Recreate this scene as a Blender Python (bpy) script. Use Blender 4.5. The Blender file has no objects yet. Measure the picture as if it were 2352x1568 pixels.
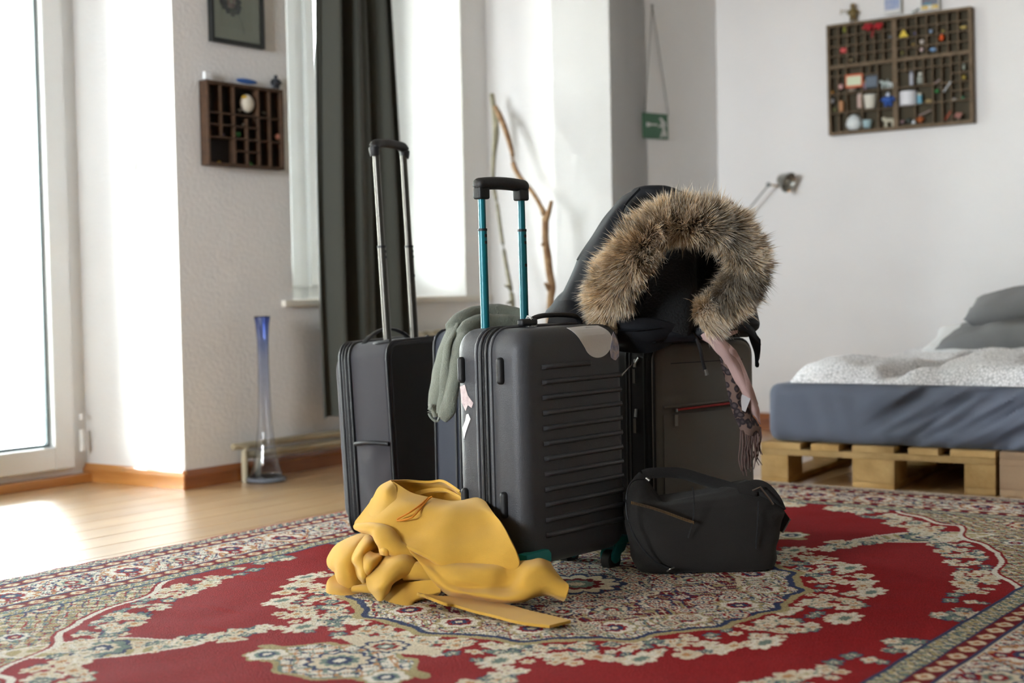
import bpy, bmesh, math, random
import numpy as np
from mathutils import Vector, Matrix, noise as mn
random.seed(7); np.random.seed(7)
S = bpy.context.scene
COL = S.collection
# ------------------------------------------------------------------ camera
FPX = 3267.0; ROLL = 0.020; PITCH = math.atan(123/3267); CAMH = 0.70
cr, sr, cp, sp = math.cos(ROLL), math.sin(ROLL), math.cos(PITCH), math.sin(PITCH)
cam = bpy.data.cameras.new('camera'); camo = bpy.data.objects.new('camera', cam); COL.objects.link(camo)
cam.sensor_width = 36; cam.lens = FPX/2352*36
camo.matrix_world = Matrix(((cr, sr, 0, 0), (-sr*sp, cr*sp, -cp, 0), (-sr*cp, cr*cp, sp, CAMH), (0, 0, 0, 1)))
cam.dof.use_dof = True; cam.dof.focus_distance = 3.35; cam.dof.aperture_fstop = 2.4
cam.clip_start = 0.05
S.camera = camo
def ray(px, py):
    cx = (px-1176)/FPX; cy = -(py-784)/FPX
    X = cx*cr+cy*sr; Y = -cx*sr+cy*cr
    d = Vector((X, cp+Y*sp, -sp+Y*cp)); return d/d.y
def P(px, py, Z): return Vector((0, 0, CAMH))+ray(px, py)*Z
def F(px, py, z=0.0):
    d = ray(px, py); return Vector((0, 0, CAMH))+d*((z-CAMH)/d.z)
# ------------------------------------------------------------------ world and light
world = bpy.data.worlds.new('sky'); S.world = world; world.use_nodes = True
nt = world.node_tree; nt.nodes.clear()
tc = nt.nodes.new('ShaderNodeTexCoord'); sep = nt.nodes.new('ShaderNodeSeparateXYZ'); rp = nt.nodes.new('ShaderNodeValToRGB')
bg = nt.nodes.new('ShaderNodeBackground'); wo = nt.nodes.new('ShaderNodeOutputWorld')
mp = nt.nodes.new('ShaderNodeMapRange'); mp.inputs[1].default_value = -1; mp.inputs[2].default_value = 1
nt.links.new(tc.outputs['Generated'], sep.inputs[0]); nt.links.new(sep.outputs[2], mp.inputs[0]); nt.links.new(mp.outputs[0], rp.inputs[0])
rp.color_ramp.elements[0].position = 0.40; rp.color_ramp.elements[0].color = (.34, .33, .32, 1)
rp.color_ramp.elements[1].position = 0.56; rp.color_ramp.elements[1].color = (.87, .945, 1.0, 1)
nt.links.new(rp.outputs[0], bg.inputs[0]); bg.inputs[1].default_value = 20.0; nt.links.new(bg.outputs[0], wo.inputs[0])
S.view_settings.view_transform = 'Standard'; S.view_settings.look = 'None'; S.view_settings.gamma = 1; S.view_settings.use_curve_mapping = False
S.view_settings.exposure = 2.03
S.cycles.use_denoising = True
S.cycles.max_bounces = 8; S.cycles.diffuse_bounces = 5; S.cycles.glossy_bounces = 4; S.cycles.transmission_bounces = 8; S.cycles.transparent_max_bounces = 10
S.cycles.caustics_refractive = False; S.cycles.caustics_reflective = False
S.cycles.sample_clamp_indirect = 8
# ------------------------------------------------------------------ helpers
def col(h):
    h = h.lstrip('#'); v = [int(h[i:i+2], 16)/255 for i in (0, 2, 4)]
    return tuple(((x+.055)/1.055)**2.4 if x > .04045 else x/12.92 for x in v)+(1,)
MATS = {}
def mat(name, c, rough=.6, metal=0, bump=0, bscale=200, var=0, vscale=8, sheen=0, emit=0, stretch=None, c2=None, objvar=0, coat=0, trans=0, spec=None, detail=4, weave=0):
    if name in MATS: return MATS[name]
    m = bpy.data.materials.new(name); m.use_nodes = True; n = m.node_tree; b = n.nodes['Principled BSDF']
    c = col(c) if isinstance(c, str) else c
    b.inputs['Base Color'].default_value = c; b.inputs['Roughness'].default_value = rough; b.inputs['Metallic'].default_value = metal
    b.inputs['Sheen Weight'].default_value = sheen; b.inputs['Coat Weight'].default_value = coat; b.inputs['Transmission Weight'].default_value = trans
    b.inputs['Sheen Roughness'].default_value = .4
    if spec is not None: b.inputs['Specular IOR Level'].default_value = spec
    t = n.nodes.new('ShaderNodeTexCoord'); mpn = n.nodes.new('ShaderNodeMapping'); n.links.new(t.outputs['Object'], mpn.inputs[0])
    if stretch: mpn.inputs['Scale'].default_value = stretch
    if var or c2:
        nz = n.nodes.new('ShaderNodeTexNoise'); nz.inputs['Scale'].default_value = vscale; nz.inputs['Detail'].default_value = 5
        n.links.new(mpn.outputs[0], nz.inputs['Vector'])
        if objvar:
            oi = n.nodes.new('ShaderNodeObjectInfo'); mul = n.nodes.new('ShaderNodeVectorMath'); mul.operation = 'ADD'
            cmb = n.nodes.new('ShaderNodeMath'); cmb.operation = 'MULTIPLY'; cmb.inputs[1].default_value = 37
            n.links.new(oi.outputs['Random'], cmb.inputs[0]); n.links.new(mpn.outputs[0], mul.inputs[0]); n.links.new(cmb.outputs[0], mul.inputs[1]); n.links.new(mul.outputs[0], nz.inputs['Vector'])
        cr_ = n.nodes.new('ShaderNodeValToRGB'); cr_.color_ramp.elements[0].position = .32; cr_.color_ramp.elements[1].position = .68
        if c2: cc = col(c2) if isinstance(c2, str) else c2; a0, a1 = c, cc
        else: a0 = tuple(x*(1-var) for x in c[:3])+(1,); a1 = tuple(min(1, x*(1+var)) for x in c[:3])+(1,)
        cr_.color_ramp.elements[0].color = a0; cr_.color_ramp.elements[1].color = a1
        n.links.new(nz.outputs[0], cr_.inputs[0]); out = cr_.outputs[0]
        if objvar:
            hs = n.nodes.new('ShaderNodeHueSaturation'); mr = n.nodes.new('ShaderNodeMapRange'); mr.inputs[3].default_value = 1-objvar; mr.inputs[4].default_value = 1+objvar
            n.links.new(oi.outputs['Random'], mr.inputs[0]); n.links.new(mr.outputs[0], hs.inputs['Value']); n.links.new(out, hs.inputs['Color']); out = hs.outputs[0]
        n.links.new(out, b.inputs['Base Color'])
    if bump:
        nb = n.nodes.new('ShaderNodeTexNoise'); nb.inputs['Scale'].default_value = bscale; nb.inputs['Detail'].default_value = detail
        n.links.new(mpn.outputs[0], nb.inputs['Vector']); bp = n.nodes.new('ShaderNodeBump'); bp.inputs['Strength'].default_value = bump; bp.inputs['Distance'].default_value = .01
        n.links.new(nb.outputs[0], bp.inputs['Height']); n.links.new(bp.outputs[0], b.inputs['Normal'])
    if emit: b.inputs['Emission Color'].default_value = c; b.inputs['Emission Strength'].default_value = emit
    MATS[name] = m; return m
def tag(o, label=None, cat=None, group=None, kind=None):
    if label: o['label'] = label
    if cat: o['category'] = cat
    if group: o['group'] = group
    if kind: o['kind'] = kind
    return o
def empty(name, loc=(0, 0, 0), rz=0, lean=0, **k):
    o = bpy.data.objects.new(name, None); COL.objects.link(o)
    o.matrix_world = Matrix.Translation(Vector(loc)) @ Matrix.Rotation(lean, 4, 'Y') @ Matrix.Rotation(rz, 4, 'Z')
    o.empty_display_size = .05
    return tag(o, **k)
def link(name, me, m, parent=None, loc=None, rz=0):
    o = bpy.data.objects.new(name, me); COL.objects.link(o)
    if m is not None and not me.materials: me.materials.append(m)
    if parent: o.parent = parent
    if loc is not None: o.location = loc
    if rz: o.rotation_euler.z = rz
    return o
class MB:
    def __init__(s): s.v = []; s.f = []
    def add(s, v, f):
        k = len(s.v); s.v += [tuple(x) for x in v]; s.f += [tuple(i+k for i in q) for q in f]; return s
    def box(s, x0, x1, y0, y1, z0, z1):
        return s.add([(x0, y0, z0), (x1, y0, z0), (x1, y1, z0), (x0, y1, z0), (x0, y0, z1), (x1, y0, z1), (x1, y1, z1), (x0, y1, z1)],
                     [(0, 3, 2, 1), (4, 5, 6, 7), (0, 1, 5, 4), (1, 2, 6, 5), (2, 3, 7, 6), (3, 0, 4, 7)])
    def prism(s, pts, vec):      # pts: planar polygon of Vectors, extruded by vec
        n = len(pts); a = [Vector(p) for p in pts]; b = [p+Vector(vec) for p in a]
        return s.add(a+b, [tuple(range(n))[::-1], tuple(range(n, 2*n))]+[(i, (i+1) % n, n+(i+1) % n, n+i) for i in range(n)])
    def rings(s, rs, cap=True, closed=True):
        n = len(rs[0]); v = [p for r in rs for p in r]; f = []
        for i in range(len(rs)-1):
            for j in range(n if closed else n-1): f.append((i*n+j, i*n+(j+1) % n, (i+1)*n+(j+1) % n, (i+1)*n+j))
        if cap: f += [tuple(range(n))[::-1], tuple(range((len(rs)-1)*n, len(rs)*n))]
        return s.add(v, f)
    def tube(s, pts, rad, n=10, sm=0, flat=1.0, up=(0, 0, 1), loop=False):
        pts = [Vector(p) for p in pts]; rad = list(rad) if hasattr(rad, '__len__') else [rad]*len(pts)
        if sm:
            q = []; r2 = []; N = len(pts)
            for i in range(N if loop else N-1):
                g = lambda k: pts[k % N] if loop else pts[min(max(k, 0), N-1)]
                gr = lambda k: rad[k % N] if loop else rad[min(max(k, 0), N-1)]
                for t in range(sm): u = t/sm; q.append(cm(g(i-1), g(i), g(i+1), g(i+2), u)); r2.append(gr(i)*(1-u)+gr(i+1)*u)
            if not loop: q.append(pts[-1]); r2.append(rad[-1])
            pts, rad = q, r2
        rs = []; N = len(pts)
        for i, p in enumerate(pts):
            a = pts[(i-1) % N] if loop else pts[max(i-1, 0)]; b = pts[(i+1) % N] if loop else pts[min(i+1, N-1)]
            t = (b-a).normalized(); u = Vector(up)
            if abs(t.dot(u)) > .95: u = Vector((0, 1, 0)) if abs(t.y) < .9 else Vector((1, 0, 0))
            x = t.cross(u).normalized(); y = x.cross(t)
            rs.append([p+x*math.cos(2*math.pi*j/n)*rad[i]+y*math.sin(2*math.pi*j/n)*rad[i]*flat for j in range(n)])
        if loop: rs.append(rs[0])
        return s.rings(rs, cap=not loop)
    def cyl(s, a, b, r, n=16, r2=None): return s.tube([a, b], [r, r if r2 is None else r2], n)
    def lathe(s, prof, c=(0, 0, 0), n=24, cap=True):
        c = Vector(c); return s.rings([[c+Vector((r*math.cos(2*math.pi*j/n), r*math.sin(2*math.pi*j/n), z)) for j in range(n)] for r, z in prof], cap)
    def ball(s, c, r, sx=1, sy=1, sz=1, n=12, m=8):
        c = Vector(c); return s.rings([[c+Vector((r*sx*math.sin(math.pi*i/m)*math.cos(2*math.pi*j/n), r*sy*math.sin(math.pi*i/m)*math.sin(2*math.pi*j/n), -r*sz*math.cos(math.pi*i/m))) for j in range(n)] for i in [.02]+list(range(1, m))+[m-.02]])
    def build(s, name, m, parent=None, smooth=True, bevel=0, ang=40, **k):
        me = bpy.data.meshes.new(name); me.from_pydata(s.v, [], s.f); me.update()
        bm = bmesh.new(); bm.from_mesh(me); bmesh.ops.recalc_face_normals(bm, faces=bm.faces)
        if bevel: bmesh.ops.bevel(bm, geom=bm.edges[:], offset=bevel, segments=2 if bevel > .002 else 1, affect='EDGES', profile=.6)
        if smooth:
            for f in bm.faces: f.smooth = True
            for e in bm.edges:
                if len(e.link_faces) == 2 and e.calc_face_angle(0) > math.radians(ang): e.smooth = False
        bm.to_mesh(me); bm.free(); o = link(name, me, m, parent); tag(o, **k); return o
def cm(a, b, c, d, t):
    return ((b*2)+(c-a)*t+(a*2-b*5+c*4-d)*t*t+(b*3-a-c*3+d)*t*t*t)*.5
def crgrid(G, k):          # G: array (r,c,3) Catmull-Rom upsample both ways
    def up(A, k):
        n = len(A); out = []
        for i in range(n-1):
            a, b, c, d = A[max(i-1, 0)], A[i], A[i+1], A[min(i+2, n-1)]
            for t in range(k): out.append(cm(a, b, c, d, t/k))
        out.append(A[-1]); return np.array(out)
    A = up(np.array(G, float), k); return up(A.transpose(1, 0, 2), k).transpose(1, 0, 2)
def sheet(mb, G, k=8, thick=.004, wr=0, ws=18, seed=0):     # cloth sheet with real thickness, G rows of world points
    A = crgrid([[tuple(p) for p in r] for r in G], k); R, C, _ = A.shape
    du = np.gradient(A, axis=0); dv = np.gradient(A, axis=1); N = np.cross(du, dv); N /= np.linalg.norm(N, axis=2, keepdims=True)+1e-9
    if wr:
        for i in range(R):
            for j in range(C):
                A[i, j] += N[i, j]*wr*mn.noise(Vector(A[i, j])*ws+Vector((seed, 0, 0)))
    B = A-N*thick*.5; A = A+N*thick*.5
    v = [tuple(p) for p in A.reshape(-1, 3)]+[tuple(p) for p in B.reshape(-1, 3)]; o = R*C; f = []
    for i in range(R-1):
        for j in range(C-1):
            a = i*C+j; f.append((a, a+1, a+C+1, a+C)); f.append((o+a, o+a+C, o+a+C+1, o+a+1))
    edge = [(0, j) for j in range(C)]+[(i, C-1) for i in range(1, R)]+[(R-1, j) for j in range(C-2, -1, -1)]+[(i, 0) for i in range(R-2, 0, -1)]
    E = [i*C+j for i, j in edge]
    for q in range(len(E)): a, b = E[q], E[(q+1) % len(E)]; f.append((a, o+a, o+b, b))
    return mb.add(v, f)
def rrect(w, h, r, n=6, x0=0, z0=0):     # rounded rectangle outline in xz
    out = []
    for cx, cz, a0 in ((w-r, r, -90), (w-r, h-r, 0), (r, h-r, 90), (r, r, 180)):
        for i in range(n+1):
            a = math.radians(a0+90*i/n); out.append((x0+cx+r*math.cos(a), z0+cz+r*math.sin(a)))
    return out
def rprism(mb, W, T, H, R, fil, x0=0, y0=0, z0=0, n=8, m=6, bulge=0):   # rounded case body: outline in xz, depth along y
    rs = []
    prof = [(fil+.02, 0, 0)]+[(fil*(1-math.sin(a)), fil*(1-math.cos(a)), 1) for a in [math.pi/2*i/m for i in range(m+1)]]
    prof = prof+[(i, T-y, k) for i, y, k in prof[::-1]]
    for ins, y, _ in prof:
        ins = min(ins, R*.98); bl = 0
        o = rrect(W-2*ins, H-2*ins, max(R-ins, .003), n, x0+ins, z0+ins)
        rs.append([(x, y0+y, z) for x, z in o])
    return mb.rings(rs)
def rbox(mb, sx, sy, sz, r, c=(0, 0, 0), n=10, fn=None):   # dense rounded box centred at c
    V = {}; vs = []; fs = []
    def vid(p):
        k = tuple(round(x, 5) for x in p)
        if k not in V:
            q = [min(max(p[i], -(s/2-r)), s/2-r) for i, s in enumerate((sx, sy, sz))]
            d = Vector([p[i]-q[i] for i in range(3)]); L = d.length
            out = Vector(q)+(d/L*r if L > 1e-9 else d); V[k] = len(vs)
            nrm = d.normalized() if L > 1e-9 else Vector((0, 0, 1))
            if fn: out = fn(out, nrm)
            vs.append(tuple(out+Vector(c)))
        return V[k]
    S3 = (sx, sy, sz)
    def lin(s):
        k = max(2, int(n*s/max(S3))); a = [-s/2+r*i/3 for i in range(4)]; b = [s/2-r*i/3 for i in range(3, -1, -1)]
        mid = [a[-1]+(b[0]-a[-1])*i/k for i in range(1, k)]; return a+mid+b
    L = [lin(s) for s in S3]
    for ax in range(3):
        u, w = [(1, 2), (2, 0), (0, 1)][ax]
        for sg in (-1, 1):
            for i in range(len(L[u])-1):
                for j in range(len(L[w])-1):
                    q = []
                    for a, b in ((i, j), (i+1, j), (i+1, j+1), (i, j+1)):
                        p = [0, 0, 0]; p[ax] = sg*S3[ax]/2; p[u] = L[u][a]; p[w] = L[w][b]; q.append(vid(p))
                    fs.append(tuple(q if sg > 0 else q[::-1]))
    return mb.add(vs, fs)
def tube_rr(mb, W, H, R, y, r, x0=0, z0=0, n=6):
    return mb.tube([(x, y, z) for x, z in rrect(W, H, R, 5, x0, z0)], r, n, loop=True, up=(0, 1, 0))
# ------------------------------------------------------------------ plan of the room
A = Vector((-1.185, 5.093, 0)); TH1 = math.atan2(.8, .6); u1 = Vector((.6, .8, 0)); n1 = Vector((.8, -.6, 0))   # window wall, n1 points into the room
Bc = A+u1*1.82; Cc = Bc+n1*.67; Dc = Cc+u1*.95
TH2 = math.atan2(-.549, .836); u2 = Vector((math.cos(TH2), math.sin(TH2), 0)); n2 = Vector((-.549, -.836, 0)).normalized()*-1*-1
A2 = Vector((-1.627, 5.39, 0))
CEIL = 3.15
def onwall(px, py, O, th, off=0.0):
    y = Vector((-math.sin(th), math.cos(th), 0)); d = ray(px, py); c = Vector((0, 0, CAMH)); k = ((O-y*off-c).dot(y))/d.dot(y); return c+d*k
def local(p, O, th):
    d = p-O; return (d.x*math.cos(th)+d.y*math.sin(th), -d.x*math.sin(th)+d.y*math.cos(th), d.z)
# ------------------------------------------------------------------ structure
m_wall = mat('plaster', '#e4e2e0', .85, bump=.28, bscale=60, var=.02, vscale=3)
m_white = mat('white_paint', '#e9eaea', .35, bump=.02, bscale=30)
m_base = mat('baseboard_wood', '#7a3f17', .35, c2='#9a5a28', vscale=3, stretch=(1, 12, 12), bump=.1, bscale=60, coat=.4)
m_basel = mat('baseboard_pine', '#a96c33', .35, c2='#c98d4d', vscale=3, stretch=(1, 12, 12), bump=.1, bscale=60, coat=.4)
m_pipe = mat('cream_pipe', '#b8ae94', .35)
def wallseg(name, O, th, L, segs, thick=.3, parent=None, m=None):
    mb = MB()
    for (x0, x1, z0, z1) in segs: mb.box(x0, x1, 0, thick, z0, z1)
    o = mb.build(name, m or m_wall, None, smooth=False); o.location = O; o.rotation_euler.z = th; tag(o, kind='structure'); return o
# window wall: t measured from A along u1.  door niche t in [-1.35,0]; window 1 t in [.53,1.636]; near window t in [-4.1,-2.3]
SILL = .665
wallseg('wall_window', A, TH1, 0, [(0, .56, 0, CEIL), (.56, 1.636, 0, SILL-.02), (.56, 1.636, 2.75, CEIL), (1.636, 1.83, 0, CEIL),
        (-1.35, 0, 2.75, CEIL), (-5.6, -1.35, 0, CEIL)], .53)
wallseg('wall_breast', Bc, TH1-math.pi/2, 0, [(0, .67, 0, CEIL)], .3)
wallseg('wall_corner', Cc, TH1, 0, [(0, 1.0, 0, CEIL)], .3)
wallseg('wall_right', Dc, TH2, 0, [(0, 6.2, 0, CEIL)], .25)
Ec = Dc+u2*6.2
Bk = A-u1*5.2
def wall2(name, p, q):
    d = q-p; o = MB().box(0, d.length, 0, .25, 0, CEIL).build(name, mat('bounce_cutting_grey', '#8d9090', .85, bump=.3, bscale=60), None, smooth=False); o.location = p; o.rotation_euler.z = math.atan2(d.y, d.x); tag(o, kind='structure')  # unseen east and back walls get an invented grey to cut bounced light
yr = Vector((-math.sin(TH2), math.cos(TH2), 0)); Fk = Ec-yr*((Dc-Bk).dot(yr)); wall2('wall_east', Ec, Fk)
Lb = (Fk-Bk).length; Bk2 = Bk-yr*.4
wallseg('wall_back', Bk2, TH2, 0, [(-.6, .3, 0, CEIL), (.3, .6, 0, CEIL), (.6, 2.1, 0, .8), (.6, 2.1, 2.45, CEIL), (2.1, Lb+.3, 0, CEIL)], .4, m=mat('bounce_cutting_grey', '#8d9090', .85, bump=.3, bscale=60))
cl = MB().box(-9, 9, -6, 11, CEIL, CEIL+.1).build('ceiling', mat('ceiling_paint', '#e4e2dd', .9, bump=.1), None, smooth=False); tag(cl, kind='structure')
# floor: slab and pine boards running along the window wall
m_floor = mat('pine_floor', '#b88f60', .34, c2='#cba878', vscale=2.2, stretch=(1, 9, 9), bump=.04, bscale=40, objvar=.05, coat=1.0)
m_floor.node_tree.nodes['Principled BSDF'].inputs['Coat Roughness'].default_value = .3; m_floor.node_tree.nodes['Principled BSDF'].inputs['Coat IOR'].default_value = 1.8
fl = MB().box(-9, 9, -6, 11, -.08, -.022).build('floor', mat('subfloor', '#2a1a0e', .9, bump=.1), None, smooth=False); tag(fl, kind='structure')
bw = .132; bme = None
v1 = Vector((.8, -.6, 0))
for i in range(0, 62):
    o = A+v1*(-.62+i*bw)-u1*8.5
    if bme is None:
        mb = MB().box(0, 12.5, .0012, bw-.0012, -.022, 0); ob = mb.build('board', m_floor, fl, smooth=False, bevel=.0012); bme = ob.data
    else: ob = link('board', bme, None, fl)
    ob.location = o; ob.rotation_euler.z = TH1
# small knots in the boards are part of the surface: dark flat ovals let into the wood grain
# baseboards
def baseboard(name, O, th, L, m, h=.068, d=.018):
    mb = MB(); pr = [(0, 0), (0, h), (-d*.35, h), (-d*.5, h*.86), (-d*.8, h*.78), (-d, h*.7), (-d, 0)]
    mb.rings([[(x, y, z) for y, z in pr] for x in (0, L)]); o = mb.build(name, m, None, ang=20); o.location = O; o.rotation_euler.z = th; tag(o, kind='structure')
baseboard('baseboard_window', A-u1*.012, TH1, 1.84, m_base)
baseboard('baseboard_near', A-u1*2.3, TH1, .95, m_base)
dA = (A-A2); baseboard('baseboard_reveal', A2, math.atan2(dA.y, dA.x), dA.length+.012, m_basel)
baseboard('baseboard_breast', Bc, TH1-math.pi/2, .69, m_basel)
baseboard('baseboard_corner', Cc, TH1, .95, m_base)
baseboard('baseboard_right', Dc, TH2, 6, m_base, h=.08)
# reveal of the balcony door: plaster skin over the wall end, slightly splayed
rv = MB().prism([A2, A, A+Vector((0, .25, 0)), A2+Vector((0, .02, 0))], (0, 0, CEIL)).build('wall_reveal', m_wall, None, smooth=False); tag(rv, kind='structure')
cov = MB().cyl((0, 0, 0), (0, -.006, 0), .021, 28).build('blank_socket_cover', mat('cover_plastic', '#b9b8b5', .5, bump=.02), None); th_r = math.atan2(dA.y, dA.x)
cov.location = onwall(305, 381, A2, th_r); cov.rotation_euler.z = th_r
tag(cov, 'round white blanking cover on the plaster beside the balcony door', 'cover')
# balcony door (door_1) in plane from A2 towards -u1
d1 = empty('door_1', A2, TH1); tag(d1, kind='structure')
def frame_rect(mb, x0, x1, z0, z1, w, y0, y1):
    mb.box(x0, x0+w, y0, y1, z0, z1); mb.box(x1-w, x1, y0, y1, z0, z1); mb.box(x0+w, x1-w, y0, y1, z1-w, z1); mb.box(x0+w, x1-w, y0, y1, z0, z0+w)
m_glass = bpy.data.materials.new('window_glass'); m_glass.use_nodes = True; g = m_glass.node_tree; g.nodes.clear()
go = g.nodes.new('ShaderNodeOutputMaterial'); gm = g.nodes.new('ShaderNodeMixShader'); gt = g.nodes.new('ShaderNodeBsdfTransparent'); gg = g.nodes.new('ShaderNodeBsdfGlossy'); gf = g.nodes.new('ShaderNodeFresnel')
gt.inputs[0].default_value = (.95, .98, .97, 1); gg.inputs['Roughness'].default_value = .02; gf.inputs[0].default_value = 1.3
g.links.new(gf.outputs[0], gm.inputs[0]); g.links.new(gt.outputs[0], gm.inputs[1]); g.links.new(gg.outputs[0], gm.inputs[2]); g.links.new(gm.outputs[0], go.inputs[0])
mb = MB(); frame_rect(mb, -1.5, .05, .03, 2.75, .12, 0, .09); mb.build('frame', m_white, d1, bevel=.004, smooth=False)
for k, (a, b) in enumerate(((-.80, -.07), (-1.44, -.79))):
    mb = MB(); frame_rect(mb, a+.004, b-.004, .06, 2.69, .085, -.035, .045)
    sa = mb.build('sash', m_white, d1, bevel=.006, smooth=False)
    mb = MB(); frame_rect(mb, a+.088, b-.088, .145, 2.605, .012, .0, .02); mb.build('gasket', mat('gasket', '#7f8f93', .4, bump=.01), sa, smooth=False)
    MB().box(a+.09, b-.09, .012, .018, .145, 2.605).build('pane', m_glass, sa, smooth=False)
mb = MB(); mb.cyl((-.05, -.045, .12), (-.05, -.045, .20), .009, 10); mb.cyl((-.05, -.045, .24), (-.05, -.045, .26), .009, 10); mb.build('hinge', m_white, d1)
MB().box(-1.5, .06, -.05, .10, 0, .034).build('threshold', m_basel, d1, smooth=False, bevel=.004)
# window_1 above the sill
WO = A-n1*.47
w1 = empty('window_1', WO, TH1); tag(w1, kind='structure')
mb = MB(); frame_rect(mb, .45, 1.636, SILL, 2.75, .06, -.02, .06); mb.box(1.05, 1.10, -.02, .06, SILL, 2.75); mb.build('frame', m_white, w1, smooth=False, bevel=.004)
for a, b in ((.51, 1.05), (1.10, 1.576)):
    mb = MB(); frame_rect(mb, a, b, SILL+.06, 2.69, .06, -.035, .04); sa = mb.build('sash', m_white, w1, smooth=False, bevel=.005)
    MB().box(a+.055, b-.055, .0, .006, SILL+.11, 2.64).build('pane', m_glass, sa, smooth=False)
sl = MB().box(.50, 1.80, -.02, .46, SILL-.02, SILL+.005).build('trim_1', mat('sill_paint', '#d8d2c6', .4, bump=.02), None, smooth=False, bevel=.004); sl.location = A; sl.rotation_euler.z = TH1; tag(sl, kind='structure')
# fill_window is an added, unseen opening behind the camera that brightens the long wall
w2 = empty('fill_window', Bk2, TH2); tag(w2, kind='structure')
mb = MB(); frame_rect(mb, .6, 2.1, .8, 2.45, .05, .02, .09); mb.box(1.33, 1.37, .02, .09, .8, 2.4); mb.build('frame', m_white, w2, smooth=False, bevel=.004)
def portal(x0, x1, z0, z1, y=.60):
    l = bpy.data.lights.new('window_portal', 'AREA'); l.shape = 'RECTANGLE'; l.size = x1-x0; l.size_y = z1-z0; l.cycles.is_portal = True
    o = bpy.data.objects.new('window_portal', l); COL.objects.link(o)
    c = A+u1*((x0+x1)/2)-n1*y; c.z = (z0+z1)/2
    o.matrix_world = Matrix.Translation(c) @ Matrix.Rotation(TH1, 4, 'Z') @ Matrix.Rotation(math.radians(-90), 4, 'X')
portal(-1.35, .0, 0.03, 2.72); portal(.5, 1.62, SILL, 2.72); 
l = bpy.data.lights.new('window_portal', 'AREA'); l.shape = 'RECTANGLE'; l.size = 1.5; l.size_y = 1.65; l.cycles.is_portal = True
o = bpy.data.objects.new('window_portal', l); COL.objects.link(o); c = Bk2+u2*1.35-yr*.05; c.z = 1.6
o.matrix_world = Matrix.Translation(c) @ Matrix.Rotation(TH2, 4, 'Z') @ Matrix.Rotation(math.radians(90), 4, 'X')
# outside: balcony rail and the house across the street
m_fac = mat('facade_render', '#d9d3c8', .9, bump=.1, var=.04)
hs = empty('apartment_house', A-n1*28-u1*10, TH1); tag(hs, 'pale apartment house across the street, seen through the balcony door', 'building')
MB().box(-22, 16, 0, 4, -4, 7).build('wall', m_fac, hs, smooth=False)
for i in range(-8, 6):
    for z in (-.6, 2.6):
        f = MB().box(i*2.3, i*2.3+1.1, -.04, .02, z, z+1.7).build('window', mat('far_window', '#8f9aa8', .2, bump=.01), hs, smooth=False)
br = empty('balcony_railing', A2-n1*.9, TH1); tag(br, 'metal balcony railing outside the balcony door', 'railing')
for z in (.42, .50): MB().box(-2.2, .35, 0, .02, z, z+.02).build('rail', mat('rail_paint', '#8a8a88', .5, bump=.02), br, smooth=False)
# heating pipes
hp = empty('heating_pipe', A, TH1); tag(hp, 'pair of cream heating pipes bending down to the floor along the skirting', 'pipe')
def wl(px, py, off): return local(onwall(px, py, A, TH1, off), A, TH1)
q1 = wl(538, 1040, .04); q2 = wl(560, 1052, .04); q3 = wl(760, 1003, .04)
def bendpipe(x, z, nm):
    r = .013; MB().tube([(x, -.04, .0), (x, -.04, z-.035), (x+.004, -.04, z-.012), (x+.02, -.04, z-.002), (x+.05, -.04, z), (1.62, -.04, z)], r, 10, sm=3).build('pipe', m_pipe, hp)
bendpipe(q1[0]+.05, .135, 0); bendpipe(q2[0]+.065, .098, 1)
# radiator below window_1
rd = empty('radiator', A, TH1); tag(rd, 'cream column radiator under the window sill behind the grey suitcase', 'radiator')
for i in range(6):
    x = 1.16+i*.075; rbox(MB(), .06, .05, .36, .02, (x, -.045, .345), n=3).build('column', m_pipe, rd)
for z in (.2, .5): MB().cyl((1.12, -.045, z), (1.56, -.045, z), .014, 10).build('manifold', m_pipe, rd)
# ------------------------------------------------------------------ curtain
m_cur = mat('curtain_cloth', '#3e3f37', .8, bump=.25, bscale=500, sheen=.2)
cu = empty('curtain', A, TH1); tag(cu, 'dark grey-green curtain hanging in folds before the window', 'curtain')
mb = MB(); rows = []; NZ = 24; NX = 150
zb, zt = .205, 2.85
for iz in range(NZ+1):
    f = iz/NZ; z = zb+(zt-zb)*f
    xa = .595+.02*f; xb = 1.105-.10*f**.7; row = []
    for ix in range(NX+1):
        t = ix/NX; ph = t*7.2*math.pi+.5*math.sin(t*6)+.15*math.sin(3*f)
        x = xa+(xb-xa)*(t+.02*math.sin(ph*1.0+1.3)); y = -.13+.038*math.sin(ph)*(1-.2*f)+.014*math.sin(2.3*ph+1)+.012*math.sin(5*f+t*4)
        row.append((x, y, z+(.012*math.sin(ph*.5) if iz == 0 else 0)-.03*t*(iz == 0)))
    rows.append(row)
rs2 = [[(x, y+.004, z) for x, y, z in r][::-1] for r in rows]
mb.rings([a+b for a, b in zip(rows, rs2)]); mb.build('drape', m_cur, cu)
MB().cyl((.2, -.13, 2.87), (1.75, -.13, 2.87), .012, 10).build('curtain_rod', mat('rod_metal', '#555555', .35, .9, bump=.01), cu)
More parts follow.
